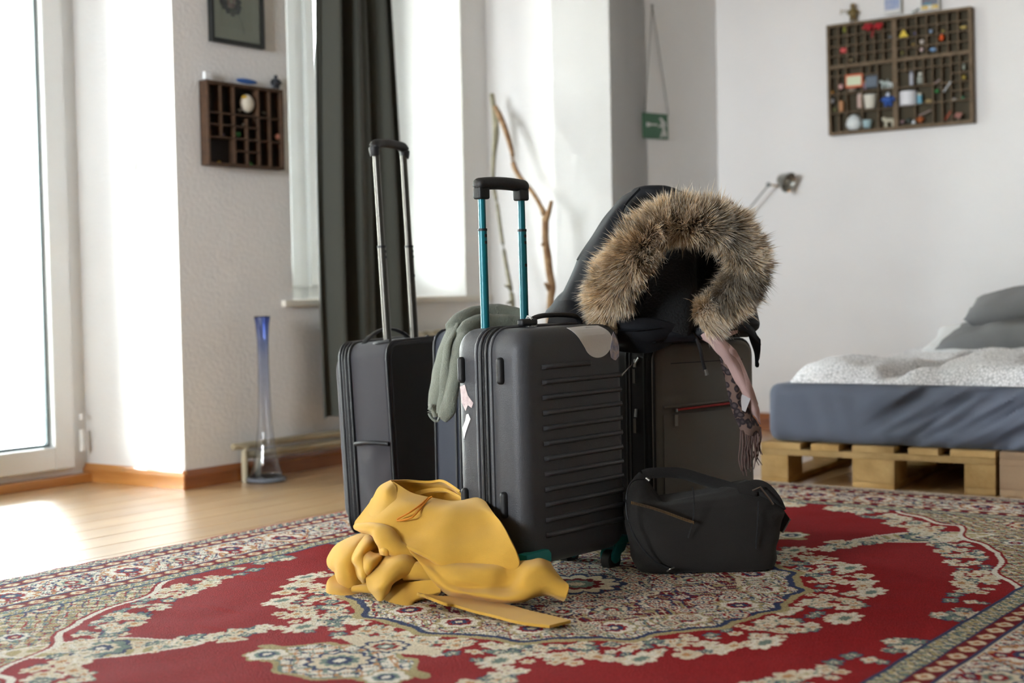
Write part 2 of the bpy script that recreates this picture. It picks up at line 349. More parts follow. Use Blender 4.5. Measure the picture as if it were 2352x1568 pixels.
# ------------------------------------------------------------------ rug (local x along its length u, local y across towards -v)
RU0, RV0, RL, RW = 0.98, -3.07, 3.50, 2.49
uu = Vector((.59, .807, 0)).normalized(); vv = Vector((uu.y, -uu.x, 0))
THR = math.atan2(uu.y, uu.x)
rug = empty('persian_rug', uu*(RU0+RL/2)+vv*(RV0+RW/2), THR); tag(rug, 'red Persian rug with a cream flowered medallion and borders', 'rug')
PAL = np.array([(.27, .008, .011), (.66, .58, .44), (.40, .33, .17), (.035, .05, .12), (.17, .23, .20), (.17, .010, .016), (.50, .26, .12), (.74, .70, .62), (.02, .03, .035)])
RED, CREAM, OLIVE, NAVY, GREEN, DRED, TAN, WHITE, BLACK = range(9)
px_ = .004
na, nb = int(RW/2/px_)+1, int(RL/2/px_)+1
aa, bb = np.meshgrid(np.arange(na)*px_, np.arange(nb)*px_, indexing='ij')     # a: across from centre, b: along from centre
I = np.full((na, nb), RED, np.int8)
rg = np.random.RandomState(5)
def wsin(x, y, k, s):    # warped sine field for arabesque line work
    return np.sin(k*x+2.2*np.sin(.6*k*y+s)+s)*np.cos(k*y*.9+2.0*np.sin(.55*k*x+2*s))
def filler(mask, base, cols, k=70, s=0):
    I[mask] = base
    for i, (cidx, th) in enumerate(cols):
        w = wsin(aa+.01*i, bb, k*(1+.23*i), s+1.7*i); m = mask & (np.abs(w) < th); I[m] = cidx
def rosette(ca, cb, r, n=8, pal=(NAVY, CREAM, RED, GREEN, WHITE), rot=0, mask=None, sa=1, sb=1, pet=.22):
    a0, a1 = max(0, int((ca-r*1.3)/px_)), min(na, int((ca+r*1.3)/px_)+2); b0, b1 = max(0, int((cb-r*1.3)/px_)), min(nb, int((cb+r*1.3)/px_)+2)
    if a0 >= a1 or b0 >= b1: return
    A_, B_ = (aa[a0:a1, b0:b1]-ca)/sa, (bb[a0:a1, b0:b1]-cb)/sb
    rr = np.hypot(A_, B_); th = np.arctan2(A_, B_)+rot; R = r*(1-pet+pet*np.abs(np.cos(n*th/2)))
    sub = I[a0:a1, b0:b1]; lim = np.ones_like(sub, bool) if mask is None else mask[a0:a1, b0:b1]
    for q, c in zip((1.0, .84, .55, .38, .18), pal): sub[(rr < R*q) & lim] = c
d = np.minimum(RW/2-aa, RL/2-bb)
al = np.where(RW/2-aa < RL/2-bb, bb, aa)      # position along the border
BW = .375
# field and its worn mottling
field = d >= BW
# spandrels in the corners
an = aa/(RW/2-BW); bn = bb/(RL/2-BW)
th_ = np.arctan2(bn, an)
sf = (an**1.7+bn**1.7)+.075*np.abs(np.sin(th_*9+.4))+.02*np.sin(th_*31)
sp_ = field & (sf > 1.15)
filler(sp_, OLIVE, [(CREAM, .28), (GREEN, .10), (NAVY, .06), (RED, .07)], 60, 1)
pl = np.hypot((an-.52)/.12, (bn-.66)/.16)+.08*np.sin(th_*40)    # pointed lobes reaching into the field
rot_a = (aa-.47)*.72+(bb-.98)*.69; rot_b = -(aa-.47)*.69+(bb-.98)*.72
lobe = field & ((np.abs(rot_a)/.20)**1.2+(np.abs(rot_b)/.085)**1.6 < 1)
I[lobe] = WHITE; l2 = field & ((np.abs(rot_a)/.185)**1.2+(np.abs(rot_b)/.075)**1.6 < 1); filler(l2, OLIVE, [(CREAM, .35)], 60, 3)
rosette(.47, .98, .07, 8, (NAVY, GREEN, CREAM, NAVY, WHITE))
ed = field & (sf > 1.15) & (sf < 1.175); I[ed] = WHITE; ed = field & (sf > 1.175) & (sf < 1.19); I[ed] = RED
for _ in range(26):
    t = rg.uniform(0, math.pi/2); k = rg.uniform(1.25, 1.7); rosette(math.cos(t)**1.1*(RW/2-BW)*k**.5, math.sin(t)**1.1*(RL/2-BW)*k**.5, rg.uniform(.03, .06), rg.randint(5, 9), [(NAVY, CREAM, RED, GREEN, WHITE), (RED, CREAM, TAN, NAVY, CREAM), (GREEN, WHITE, NAVY, RED, CREAM)][rg.randint(3)], mask=sp_)
def sprinkle(n, fn, mask, r0=.012, r1=.028):
    for _ in range(n):
        a_, b_ = fn(); c = rg.randint(4)
        rosette(a_, b_, rg.uniform(r0, r1), rg.randint(4, 7), [(CREAM, CREAM, CREAM, TAN, TAN), (GREEN, CREAM, WHITE, TAN, CREAM), (NAVY, GREEN, GREEN, CREAM, NAVY), (CREAM, WHITE, CREAM, CREAM, OLIVE)][c], rg.uniform(0, 3), mask, rg.uniform(.7, 1.2), rg.uniform(.8, 1.5), .4)
free = field & (sf < 1.15)
def near_sp():
    t = rg.uniform(.05, math.pi/2-.05); k = (1.08-rg.uniform(0, .16)-.02)**(1/1.7); c, s_ = math.cos(t), math.sin(t); q = (c**1.7+s_**1.7)**(1/1.7); return c/q*k*(RW/2-BW), s_/q*k*(RL/2-BW)
sprinkle(190, near_sp, free)
for k in range(16):
    tt = k/15; sprinkle(3, lambda: (.47-.16*tt*.72-.06+rg.normal()*.02, .98-.16*tt*.69-.06-.12*tt+rg.normal()*.025), free)
# medallion
r = np.hypot(aa, bb*.93); th = np.arctan2(aa, bb)
R0 = .50*(1+.055*np.abs(np.cos(8*th))+.015*np.cos(32*th))
def near_med():
    t = rg.uniform(0, math.pi/2); k = rg.uniform(.53, .66); return k*math.sin(t), k*math.cos(t)/.93
sprinkle(150, near_med, free)
for t in np.linspace(0, math.pi/2, 5): rosette(.66*math.sin(t), .69*math.cos(t), .042, 8, (CREAM, WHITE, CREAM, GREEN, GREEN), sa=.8, sb=1.5, pet=.35)
med = r < R0
filler(med, WHITE, [(RED, .13), (GREEN, .10), (NAVY, .085), (OLIVE, .13)], 62, 2)
I[(r > R0*.965) & med] = OLIVE; I[(r > R0*.935) & (r < R0*.965)] = NAVY
ring = (r < R0*.72) & (r > R0*.40); filler(ring, DRED, [(OLIVE, .22), (CREAM, .14), (NAVY, .08)], 66, 5)
I[(np.abs(r-R0*.72) < .006)] = CREAM; I[(np.abs(r-R0*.40) < .006)] = CREAM
inn = r < R0*.39; filler(inn, CREAM, [(DRED, .16), (GREEN, .12), (NAVY, .1)], 80, 4)
for k in range(5):
    t = (k)*math.pi/8; rosette(.42*math.sin(t), .44*math.cos(t), .055, 8, (OLIVE, WHITE, RED, NAVY, CREAM)); rosette(.27*math.sin(t+.1), .28*math.cos(t+.1), .045, 7, (NAVY, CREAM, GREEN, RED, WHITE))
for k in range(60): t, q = rg.uniform(0, 1.57), rg.uniform(.05, .47); rosette(q*math.sin(t), q*math.cos(t), rg.uniform(.016, .03), rg.randint(5, 8), [(NAVY, WHITE, RED, CREAM, NAVY), (RED, CREAM, NAVY, WHITE, RED), (GREEN, CREAM, DRED, CREAM, GREEN)][rg.randint(3)])
rosette(0, 0, .12, 12, (NAVY, CREAM, DRED, GREEN, CREAM))
# pendants on the long axis
pd = (np.abs(aa)/.20)**1.3+(np.abs(bb-.80)/.13)**1.4+.10*np.cos(th*60)
pm = pd < 1; filler(pm, WHITE, [(NAVY, .10), (TAN, .14), (GREEN, .12)], 58, 7); I[(pd < 1.0) & (pd > .86)] = OLIVE
pn = (np.abs(aa)/.13)**1.3+(np.abs(bb-.66)/.05)**1.4 < 1; I[pn] = CREAM; rosette(0, .67, .05, 8); rosette(.0, .80, .07, 10, (NAVY, CREAM, GREEN, NAVY, WHITE))
rosette(.15, .84, .05, 6, (OLIVE, WHITE, GREEN, NAVY, WHITE))
# borders
def band(a, b, c): I[(d >= a) & (d < b)] = c
band(0, .375, GREEN); band(0, .012, RED)
m = (d >= .012) & (d < .052); filler(m, GREEN, [(CREAM, .35), (NAVY, .1), (RED, .08)], 95, 1); band(.052, .058, NAVY)
band(.058, .10, DRED); band(.10, .106, NAVY); band(.106, .114, CREAM)
m = (d >= .114) & (d < .268); filler(m, WHITE, [(TAN, .12), (GREEN, .10), (NAVY, .07), (RED, .08)], 60, 6)
band(.262, .268, CREAM); band(.268, .274, NAVY); band(.274, .318, DRED); band(.318, .324, NAVY)
m = (d >= .324) & (d < BW); filler(m, GREEN, [(OLIVE, .4), (CREAM, .16), (NAVY, .10)], 90, 9); band(BW-.006, BW, NAVY)
def along(dist, step, fn, off=0):
    s = off
    while s < RL/2:
        if s < RL/2-dist: fn(RW/2-dist, s)
        if s < RW/2-dist: fn(s, RL/2-dist)
        s += step
along(.079, .05, lambda a, b: rosette(a, b, .019, 4, (TAN, CREAM, CREAM, TAN, RED), sa=.8, sb=1.1))
along(.296, .056, lambda a, b: rosette(a, b, .021, 4, (TAN, CREAM, CREAM, TAN, RED), sa=.9, sb=1.1))
along(.190, .34, lambda a, b: rosette(a, b, .070, 9, (TAN, WHITE, RED, NAVY, CREAM)), .1)
along(.190, .34, lambda a, b: rosette(a, b, .050, 8, (NAVY, CREAM, GREEN, RED, WHITE)), .27)
along(.150, .17, lambda a, b: rosette(a, b, .022, 5, (NAVY, NAVY, RED, CREAM, NAVY)), .03); along(.232, .17, lambda a, b: rosette(a, b, .022, 5, (RED, RED, NAVY, CREAM, NAVY)), .12)
# mirror the quarter into the whole rug
H = np.concatenate([I[::-1], I[1:]], 0); H = np.concatenate([H[:, ::-1], H[:, 1:]], 1)      # (across, along)
CA = PAL[H]; CA = CA*(1+.16*(rg.rand(*H.shape)[..., None]-.5)); 
nA, nB = H.shape
ys = (np.arange(nA)-(na-1))*px_; xs = (np.arange(nB)-(nb-1))*px_
X, Y = np.meshgrid(xs, ys)
Z = np.full_like(X, .010)
for _ in range(240):
    k = rg.uniform(20, 55); t = rg.uniform(0, 6.28); Z += .00006*np.sin(k*(X*math.cos(t)+Y*math.sin(t))+rg.uniform(0, 6))
Z += .0006*(rg.rand(nA, nB)-.5)
for cx, cy, L_, w_, h_ in ((-.62, .55, .10, .018, .0030), (-.35, .72, .07, .012, .0025), (-.75, .35, .09, .014, .003), (-.95, .62, .06, .012, .0025), (-.48, .30, .05, .01, .0025), (-.2, .80, .08, .012, .0025), (-.85, .15, .06, .012, .002)):
    Z += h_*np.exp(-((X-cx)/w_)**2-((Y-cy)/L_)**2)*np.sin((X-cx)/w_*1.5)
Z[0, :] = Z[-1, :] = 0.001; Z[:, 0] = Z[:, -1] = 0.001
V = np.stack([X, Y, Z], -1).reshape(-1, 3).astype(np.float32)
idx = np.arange(nA*nB).reshape(nA, nB); Fq = np.stack([idx[:-1, :-1], idx[:-1, 1:], idx[1:, 1:], idx[1:, :-1]], -1).reshape(-1, 4).astype(np.int32)
me = bpy.data.meshes.new('pile'); me.vertices.add(len(V)); me.vertices.foreach_set('co', V.ravel()); me.loops.add(Fq.size); me.loops.foreach_set('vertex_index', Fq.ravel())
me.polygons.add(len(Fq)); me.polygons.foreach_set('loop_start', np.arange(0, Fq.size, 4, dtype=np.int32)); me.update(calc_edges=True)
me.polygons.foreach_set('use_smooth', np.ones(len(Fq), bool))
ca = me.color_attributes.new('weave', 'FLOAT_COLOR', 'POINT'); cc = np.ones((nA*nB, 4), np.float32); cc[:, :3] = CA.reshape(-1, 3); ca.data.foreach_set('color', cc.ravel())
def attrmat(name, attr, rough=.9, bump=.3, bscale=300, sheen=.3, jitter=0, spec=.25):
    m = bpy.data.materials.new(name); m.use_nodes = True; n = m.node_tree; b = n.nodes['Principled BSDF']; a = n.nodes.new('ShaderNodeAttribute'); a.attribute_name = attr
    b.inputs['Roughness'].default_value = rough; b.inputs['Sheen Weight'].default_value = sheen; b.inputs['Specular IOR Level'].default_value = spec
    t = n.nodes.new('ShaderNodeTexCoord'); o = a.outputs['Color']
    if jitter:
        nz = n.nodes.new('ShaderNodeTexNoise'); nz.inputs['Scale'].default_value = 260; nz.inputs['Detail'].default_value = 3; n.links.new(t.outputs['Object'], nz.inputs['Vector'])
        mr = n.nodes.new('ShaderNodeMapRange'); mr.inputs[1].default_value = .3; mr.inputs[2].default_value = .7; mr.inputs[3].default_value = 1-jitter; mr.inputs[4].default_value = 1+jitter; hs = n.nodes.new('ShaderNodeHueSaturation')
        n.links.new(nz.outputs[0], mr.inputs[0]); n.links.new(mr.outputs[0], hs.inputs['Value']); n.links.new(o, hs.inputs['Color']); o = hs.outputs[0]
    n.links.new(o, b.inputs['Base Color'])
    if bump:
        nb_ = n.nodes.new('ShaderNodeTexNoise'); nb_.inputs['Scale'].default_value = bscale; n.links.new(t.outputs['Object'], nb_.inputs['Vector']); bp = n.nodes.new('ShaderNodeBump'); bp.inputs['Strength'].default_value = bump; bp.inputs['Distance'].default_value = .004
        n.links.new(nb_.outputs[0], bp.inputs['Height']); n.links.new(bp.outputs[0], b.inputs['Normal'])
    return m
link('pile', me, attrmat('rug_wool', 'weave', .95, .9, 330, .0, .22, .16), rug)
mb = MB()
for sgn in (1,):
    for k in range(560):
        y = -RW/2+RW*k/560; L_ = rg.uniform(.025, .05); dy = rg.normal()*.008; w = .0022
        x = RL/2-.004; mb.add([(x, y-w, .009), (x, y+w, .009), (x+L_*.5, y+w*1.5+dy*.5, .011), (x+L_*.5, y-w*1.5+dy*.5, .011), (x+L_, y+w+dy, .002), (x+L_, y-w+dy, .002)], [(0, 1, 2, 3), (3, 2, 4, 5)])
mb.build('fringe', mat('fringe_cotton', '#cfc6b8', .9, bump=.2), rug, kind='stuff')
# ------------------------------------------------------------------ bed on pallets
THB = math.radians(-31.5); BO = F(1748, 1108); ub = Vector((math.cos(THB), math.sin(THB), 0)); yb = Vector((-ub.y, ub.x, 0))
m_pal = mat('pallet_wood', '#97743f', .75, c2='#c2a06a', vscale=7, bump=.4, bscale=70, objvar=.2); m_pal2 = mat('pallet_wood_grey', '#8a7058', .8, c2='#a08568', vscale=4, bump=.3, bscale=70, objvar=.14)
def pallet(org, m, label):
    p = empty('pallet', org, THB); tag(p, label, 'pallet', 'pallets under the mattress')
    for x, w in ((0, .145), (.1825, .10), (.3275, .145), (.5175, .10), (.655, .145)): MB().box(x, x+w, 0, 1.2, .122, .144).build('board', m, p, smooth=False, bevel=.003)
    for y in (0, .5275, 1.055): MB().box(0, .8, y, y+.145, .100, .122).build('board', m, p, smooth=False, bevel=.002)
    for x, w in ((0, .10), (.3275, .145), (.70, .10)):
        MB().box(x, x+w, 0, 1.2, 0, .022).build('board', m, p, smooth=False, bevel=.003)
        for y in (0, .5275, 1.055): MB().box(x, x+w, y, y+.145, .022, .100).build('block', m, p, smooth=False, bevel=.003)
pallet(BO, m_pal, 'golden pine pallet with three blocks at the front under the mattress corner')
pallet(BO+ub*.812, m_pal2, 'greyer pallet at the right edge of the picture under the mattress')
bed = empty('mattress', BO+Vector((0, 0, .145)), THB); tag(bed, 'mattress in a slate blue fitted sheet lying on wooden pallets', 'mattress')
m_sheet = mat('blue_sheet', '#5a6070', .8, bump=.2, bscale=300, sheen=.25, var=.04)
MX, MY, MZ = 2.0, 1.42, .205
def wrinkle(p, nrm):
    k = 0
    if nrm.y < -.3 or abs(p.y+MY/2) < .01:
        x = p.x+MX/2; z = p.z+MZ/2
        a = min(1, max(0, (x-.30)/.25)); k = a*.024*mn.noise(Vector(((x*.8-z*1.9)*9, (x+z)*2.2, 0)))+a*.011*mn.noise(Vector(((x-z*1.6)*26, 0, x*5)))+.005*mn.noise(Vector((x*16+z*3, 1, z*5)))
    return p+Vector((0, -1, 0))*k+Vector((0, 0, 1))*(.004*mn.noise(p*6))
rbox(MB(), MX, MY, MZ, .04, (MX/2+.02, MY/2+.01, MZ/2), n=190, fn=wrinkle).build('sheeted_mattress', m_sheet, bed)
TOP = .145+MZ
# duvet
def duvet_mat():
    m = mat('duvet_print', '#d5d4d6', .85, bump=.25, bscale=120, sheen=.1); n = m.node_tree; b = n.nodes['Principled BSDF']
    t = n.nodes.new('ShaderNodeTexCoord'); nz = n.nodes.new('ShaderNodeTexNoise'); nz.inputs['Scale'].default_value = 14; mx = n.nodes.new('ShaderNodeMixRGB'); mx.inputs[0].default_value = .05
    v = n.nodes.new('ShaderNodeTexVoronoi'); v.feature = 'DISTANCE_TO_EDGE'; v.inputs['Scale'].default_value = 95
    r_ = n.nodes.new('ShaderNodeValToRGB'); r_.color_ramp.elements[0].position = .05; r_.color_ramp.elements[0].color = col('#b4b4b8'); r_.color_ramp.elements[1].position = .12; r_.color_ramp.elements[1].color = col('#f0eff2')
    n.links.new(t.outputs['Object'], nz.inputs['Vector']); n.links.new(t.outputs['Object'], mx.inputs[1]); n.links.new(nz.outputs['Color'], mx.inputs[2]); n.links.new(mx.outputs[0], v.inputs['Vector']); n.links.new(v.outputs[0], r_.inputs[0]); n.links.new(r_.outputs[0], b.inputs['Base Color']); return m
dv = empty('duvet', BO+Vector((0, 0, TOP)), THB); tag(dv, 'white duvet with a fine grey line print, spread over the mattress', 'duvet')
def dent(x, y):
    f = min(1, max(0, y/.05)); g_ = min(1, max(0, x/.10))
    e = math.sqrt(max(0, 1-(1-f)**2))*math.sqrt(max(0, 1-(1-g_)**2))
    h = .055+.035*math.exp(-((x-.14)/.13)**2-((y-.14)/.14)**2)+.045*math.exp(-((x-.62)/.22)**2-((y-.45)/.2)**2)+.03*math.exp(-((x-1.5)/.5)**2-((y-.1)/.2)**2)
    h -= .045*math.exp(-((x-.36-.35*y)/.045)**2)*(y < .5)
    h += .022*mn.noise(Vector((x*5, y*6, 1)))+.010*mn.noise(Vector((x*14, y*16, 4)))
    return e*max(.02, h)
mb = MB(); NXd, NYd = 150, 70; top = []; 
for i in range(NXd+1):
    for j in range(NYd+1):
        x = i/NXd*1.92; y = j/NYd*1.15; y0 = .035+.02*mn.noise(Vector((x*4, 0, 7))); x0 = .10+.06*(y/1.15)
        top.append((x+x0*(1-x/1.92), y+y0, dent(x, y)+.004))
o_ = len(top); fs = []
for i in range(NXd):
    for j in range(NYd): a = i*(NYd+1)+j; fs.append((a, a+NYd+1, a+NYd+2, a+1)); fs.append((o_+a, o_+a+1, o_+a+NYd+2, o_+a+NYd+1))
bot = [(x, y, .0012) for x, y, z in top]
per = [i*(NYd+1) for i in range(NXd+1)]+[NXd*(NYd+1)+j for j in range(1, NYd+1)]+[i*(NYd+1)+NYd for i in range(NXd-1, -1, -1)]+[j for j in range(NYd-1, 0, -1)]
for q in range(len(per)): a, b = per[q], per[(q+1) % len(per)]; fs.append((a, o_+a, o_+b, b))
mb.add(top+bot, fs).build('cover', duvet_mat(), dv, ang=70)
def roll(a0, a1, y, rad, z, nm): 
    pts = [(a0+(a1-a0)*t, y+.03*math.sin(5*t+a0*3), z+.012*math.sin(7*t)) for t in np.linspace(0, 1, 9)]
    rr_ = [rad*(.25 if k == 0 else .8 if k == 1 else 1+.12*math.sin(k*2.1)) for k in range(9)]
    mb = MB().tube(pts, rr_, 20, sm=5, flat=.62)
    mb.v = [tuple(Vector(v)+Vector((0, 0, .010*mn.noise(Vector(v)*12)))) for v in mb.v]; return mb
roll(.86, 1.95, .16, .085, .105, 0).build('folded_layer', duvet_mat(), dv)
def pillow(nm, lab, loc, rot, sx, sy, sz, m, cat='pillow'):
    mb = MB(); N = 34; vs = []; 
    for s_ in (1, -1):
        for i in range(N+1):
            for j in range(N+1):
                a = (i/N*2-1); b = (j/N*2-1); e = max(0, (1-abs(a)**3.2))**.5*max(0, (1-abs(b)**3.2))**.5
                k = 1-.10*(1-abs(a))*abs(b)**3-.0; k2 = 1-.10*(1-abs(b))*abs(a)**3
                p = Vector((a*sx/2*k2, b*sy/2*k, s_*(sz/2*e**.75)))
                if e > .02: p.z += (.014*mn.noise(Vector((a*3, b*5, s_+loc[0]*9)))+.012*abs(mn.noise(Vector((a*6+b*2, b*3, 9+loc[1]*7)))))*s_*min(1, e*3)
                vs.append(p)
    M_ = (N+1)**2; fs = []
    for i in range(N):
        for j in range(N): a = i*(N+1)+j; fs.append((a, a+N+1, a+N+2, a+1)); fs.append((M_+a, M_+a+1, M_+a+N+2, M_+a+N+1))
    mb.add(vs, fs); o = mb.build(nm, m, None, ang=80)
    bm = bmesh.new(); bm.from_mesh(o.data); bmesh.ops.remove_doubles(bm, verts=bm.verts, dist=.0004); bm.to_mesh(o.data); bm.free()
    o.matrix_world = Matrix.Translation(BO+Vector((0, 0, TOP))) @ Matrix.Rotation(THB, 4, 'Z') @ Matrix.Translation(Vector(loc)) @ Matrix.Rotation(rot[2], 4, 'Z') @ Matrix.Rotation(rot[1], 4, 'Y') @ Matrix.Rotation(rot[0], 4, 'X')
    tag(o, lab, cat)
m_gp = mat('grey_pillow', '#808184', .85, bump=.2, bscale=200, var=.04); m_wp = mat('white_pillow', '#e4e6e8', .85, bump=.2, bscale=200)
def bedloc(px, py, Z): return local(P(px, py, Z), BO+Vector((0, 0, TOP)), THB)
lw = bedloc(2300, 790, 5.5); lg = bedloc(2330, 758, 5.45); lu = bedloc(2350, 703, 5.48)
pillow('pillow', 'white pillow lowest of the pile at the wall end of the bed', (lw[0]+.03, lw[1], lw[2]-.0), (.15, -.05, .1), .62, .5, .15, m_wp)
pillow('pillow', 'grey pillow in the middle of the pile, lying on the white one', (lg[0]+.06, lg[1], lg[2]+.0), (.12, -.12, 0), .62, .46, .13, m_gp)
pillow('pillow', 'grey pillow topmost of the pile by the wall', (lu[0]+.09, lu[1]+.03, lu[2]+.01), (.10, -.10, .15), .6, .46, .13, m_gp)
# ------------------------------------------------------------------ luggage materials
m_abs = mat('black_hard_shell', '#414246', .45, bump=.16, bscale=420, spec=.45, detail=2)
m_rub = mat('black_rubber', '#141416', .55, bump=.1, bscale=200)
m_teal = mat('teal_aluminium', '#07626d', .35, .2, bump=.03, bscale=90); m_tealp = mat('teal_plastic', '#0f8583', .45, bump=.05, bscale=120)
m_pole = mat('grey_aluminium', '#56534e', .36, .85, bump=.02); m_zip = mat('zipper_tape', '#1b1c1f', .7, bump=.5, bscale=300)
m_grey = mat('charcoal_fabric', '#3b3a3f', .75, bump=.35, bscale=600, sheen=.15, var=.04); m_greyd = mat('black_case_fabric', '#17181a', .8, bump=.3, bscale=600)
m_navy = mat('navy_fabric', '#242a38', .75, bump=.3, bscale=600, sheen=.2); m_pip = mat('piping', '#1a1b1e', .5, bump=.1)
m_rear = mat('dark_taupe_fabric', '#76726c', .85, bump=.4, bscale=700, sheen=.1, var=.03); m_metal = mat('nickel', '#8f8e8a', .3, 1, bump=.02)
m_stick = mat('sticker_paper', '#e6e6e6', .6, bump=.05); m_torn = mat('torn_label', '#cfc4c0', .7, c2='#8f93b4', vscale=60, bump=.4, bscale=80)
def telescopic(root, x0, x1, y, ztop, zmid, zbase, r, m, holes=True, round_=True):
    for x in (x0, x1):
        p = MB().tube([(x, y, zmid), (x, y, ztop)], r*.85, 14).build('pole', m, root)
        o = MB().tube([(x, y, zbase), (x, y, zmid+.0)], r, 14).build('outer_tube', m, p)
        MB().tube([(x, y, zmid-.003), (x, y, zmid+.003)], r*1.08, 14).build('collar', m_rub, p)
        if holes:
            for z in (zmid-.014, zmid-.030, zmid-.085)[:2 if x == x0 else 3]: MB().box(x-r*.35, x+r*.35, y-r*1.03, y-r*.8, z-.0035, z+.0035).build('lock_slot', m_rub, p, smooth=False)
# ---- hard shell case
hc = empty('hard_shell_suitcase', P(1200, 1300, 3.20)*1, 0)
E = Vector((.0235, 3.20, 0)); THH = math.atan2(.735, .678)
hc.matrix_world = Matrix.Translation(E+Vector((0, 0, .0115))) @ Matrix.Rotation(-.008, 4, 'Y') @ Matrix.Rotation(THH, 4, 'Z')
tag(hc, 'black ribbed hard-shell suitcase with teal pull handle and torn stickers', 'suitcase')
W, T, HH, Z0 = .378, .215, .549, .046
y1 = T*.47; y2 = T*.62
f_ = MB(); rprism(f_, W, y1+.03, HH, .055, .034, 0, 0, Z0, 8, 8)
b_ = MB(); rprism(b_, W, T-y2+.03, HH, .055, .034, 0, y2-.03, Z0, 8, 8)
# cut the inner fillets by a straight centre band just inside both shells
f_.build('front_shell', m_abs, hc, ang=50); b_.build('back_shell', m_abs, hc, ang=50)
mb = MB(); rprism(mb, W-.006, .09, HH-.006, .052, .002, .003, y1-.035, Z0+.003, 8, 2); mb.build('centre_band', m_zip, hc)
for k, yy in enumerate((y1-.008, y1+.007, y2-.008, y2+.006)):
    mb = MB(); tube_rr(mb, W+.001, HH+.001, .056, yy, .0042, -.0005, Z0-.0005, 8); mb.build('rim', m_abs if k in (0, 3) else m_rub, hc)
mb = MB(); tube_rr(mb, W-.002, HH-.002, .054, (y1+y2)/2, .004, .001, Z0+.001, 8); mb.build('zipper', m_zip, hc)
# raised ribs on the front and the recessed flat panel edge
def rib_z(k): return Z0+.072+k*.0352
for k in range(12):
    z = rib_z(k); x0, x1 = .075, (.355 if k < 11 else .24); r = .0062
    rs = [[(x, -.0004+(-.0085*math.sin(math.pi*j/8) if 1 else 0)*e, z+r*math.cos(math.pi*j/8)) for j in range(9)] for x, e in ((x0-.006, .05), (x0, .8), (x0+.006, 1), (x1-.006, 1), (x1, .8), (x1+.006, .05))]
    MB().rings(rs, cap=False, closed=False).build('rib', m_abs, hc)
# side bumpers
def bumper(x, y, z, ln=.062, w=.019, d=.014, s=-1):
    rbox(MB(), d*2, w, ln, .0088, (x, y, z), n=8).build('bumper', m_rub, hc)
for z in (Z0+HH-.095, .192): bumper(.002, .062, z); bumper(.002, T-.028, z)
# wheels in teal housings
for x, sx in ((.045, -1), (W-.016, 1)):
    for y in (.040, T-.040):
        h = MB(); pts = [(-.030, .070), (-.030, .050), (-.020, .036), (-.004, .030), (.004, .012), (.020, .008), (.030, .018), (.030, .032), (.020, .046), (.012, .070)]
        q = [Vector((x+a*.9*(-sx), y-.024, b-.002)) for a, b in pts]; h.prism(q, (0, .010, 0)); q2 = [p+Vector((0, .034, 0)) for p in q]; h.prism(q2, (0, .010, 0))
        h.box(x-.026, x+.026, y-.030, y+.024, .052, .072)
        ho = h.build('wheel_housing', m_tealp, hc, bevel=.003, ang=60)
        MB().cyl((x-.012*sx, y-.014, .013), (x-.012*sx, y+.010, .013), .0245, 24).build('wheel', m_rub, ho)
# teal guard on the lower front corner
g_ = MB(); g_.prism([Vector((a, -.012, b)) for a, b in ((-.012, .052), (-.012, .086), (.05, .089), (.066, .088), (.074, .078), (.074, .062), (.066, .052))], (0, .030, 0)); g_.build('corner_guard', m_tealp, hc, bevel=.004)
# handles
telescopic(hc, .075, .214, T-.035, .905, .828, Z0+HH-.01, .0105, m_teal)
gm_ = MB(); yh = T-.035
for x in (.075, .214): rbox(gm_, .034, .026, .045, .006, (x, yh, .913), n=4)
gp = rbox(MB(), .178, .036, .030, .0145, (.1445, yh, .934), n=12, fn=lambda p, n_: p+Vector((0, 0, .006*(1-(p.x/.09)**2)))).build('grip', m_rub, hc)
for x in (.075, .214): rbox(MB(), .034, .026, .030, .005, (x, yh, .915), n=4).build('grip_socket', m_rub, gp)
top = Z0+HH
hd = MB().tube([(.125, .09, top-.002), (.132, .09, top+.012), (.165, .09, top+.024), (.235, .09, top+.026), (.30, .09, top+.020), (.318, .09, top+.004)], .0072, 12, sm=5, flat=.85).build('carry_handle', m_rub, hc)
rbox(MB(), .055, .020, .017, .006, (.112, .078, top+.012), n=5).build('zip_lock', m_rub, hc)
mb = MB()
for k in range(7): mb.tube([(.128+.010*math.cos(t)*.4+k*.0022-.008, .082+.013*math.cos(t+k*.3), top+.014+.013*math.sin(t+k*.7)) for t in np.linspace(0, 6.2, 12)], .0009, 5)
mb.build('tied_string', mat('white_string', '#d4d2cc', .8, bump=.1), hc, kind='stuff')
# stickers
st = [(.262, .534+Z0), (.315, .5335+Z0)]
c_ = Vector((.317, 0, Z0+.478)); pts = [Vector((.228, 0, Z0+.527)), Vector((.25, 0, Z0+.520))]
a_ = [c_+Vector((.041*math.cos(t), 0, .041*math.sin(t))) for t in np.linspace(math.radians(215), math.radians(415), 22)]
out = [Vector((.182, 0, .5915)), Vector((.196, 0, .585)), Vector((.210, 0, .581)), Vector((.220, 0, .566))]+[Vector((.275+.053*math.cos(t), 0, .556+.040*math.sin(t))) for t in np.linspace(math.radians(192), math.radians(412), 24)]+[Vector((.300, 0, .5925)), Vector((.25, 0, .593))]
def on_front(p):   # sit just outside the filleted front face
    R_ = .055; tx, tz = p.x-(W-R_), p.z-(Z0+HH-R_)
    q = R_-math.hypot(max(tx, 0), max(tz, 0)) if (tx > 0 or tz > 0) else 1
    if q < .001: q = .001
    ins = max(0, .034-q); k = .034-math.sqrt(max(0, .034**2-ins**2)); return Vector((p.x, k-.0012, p.z))
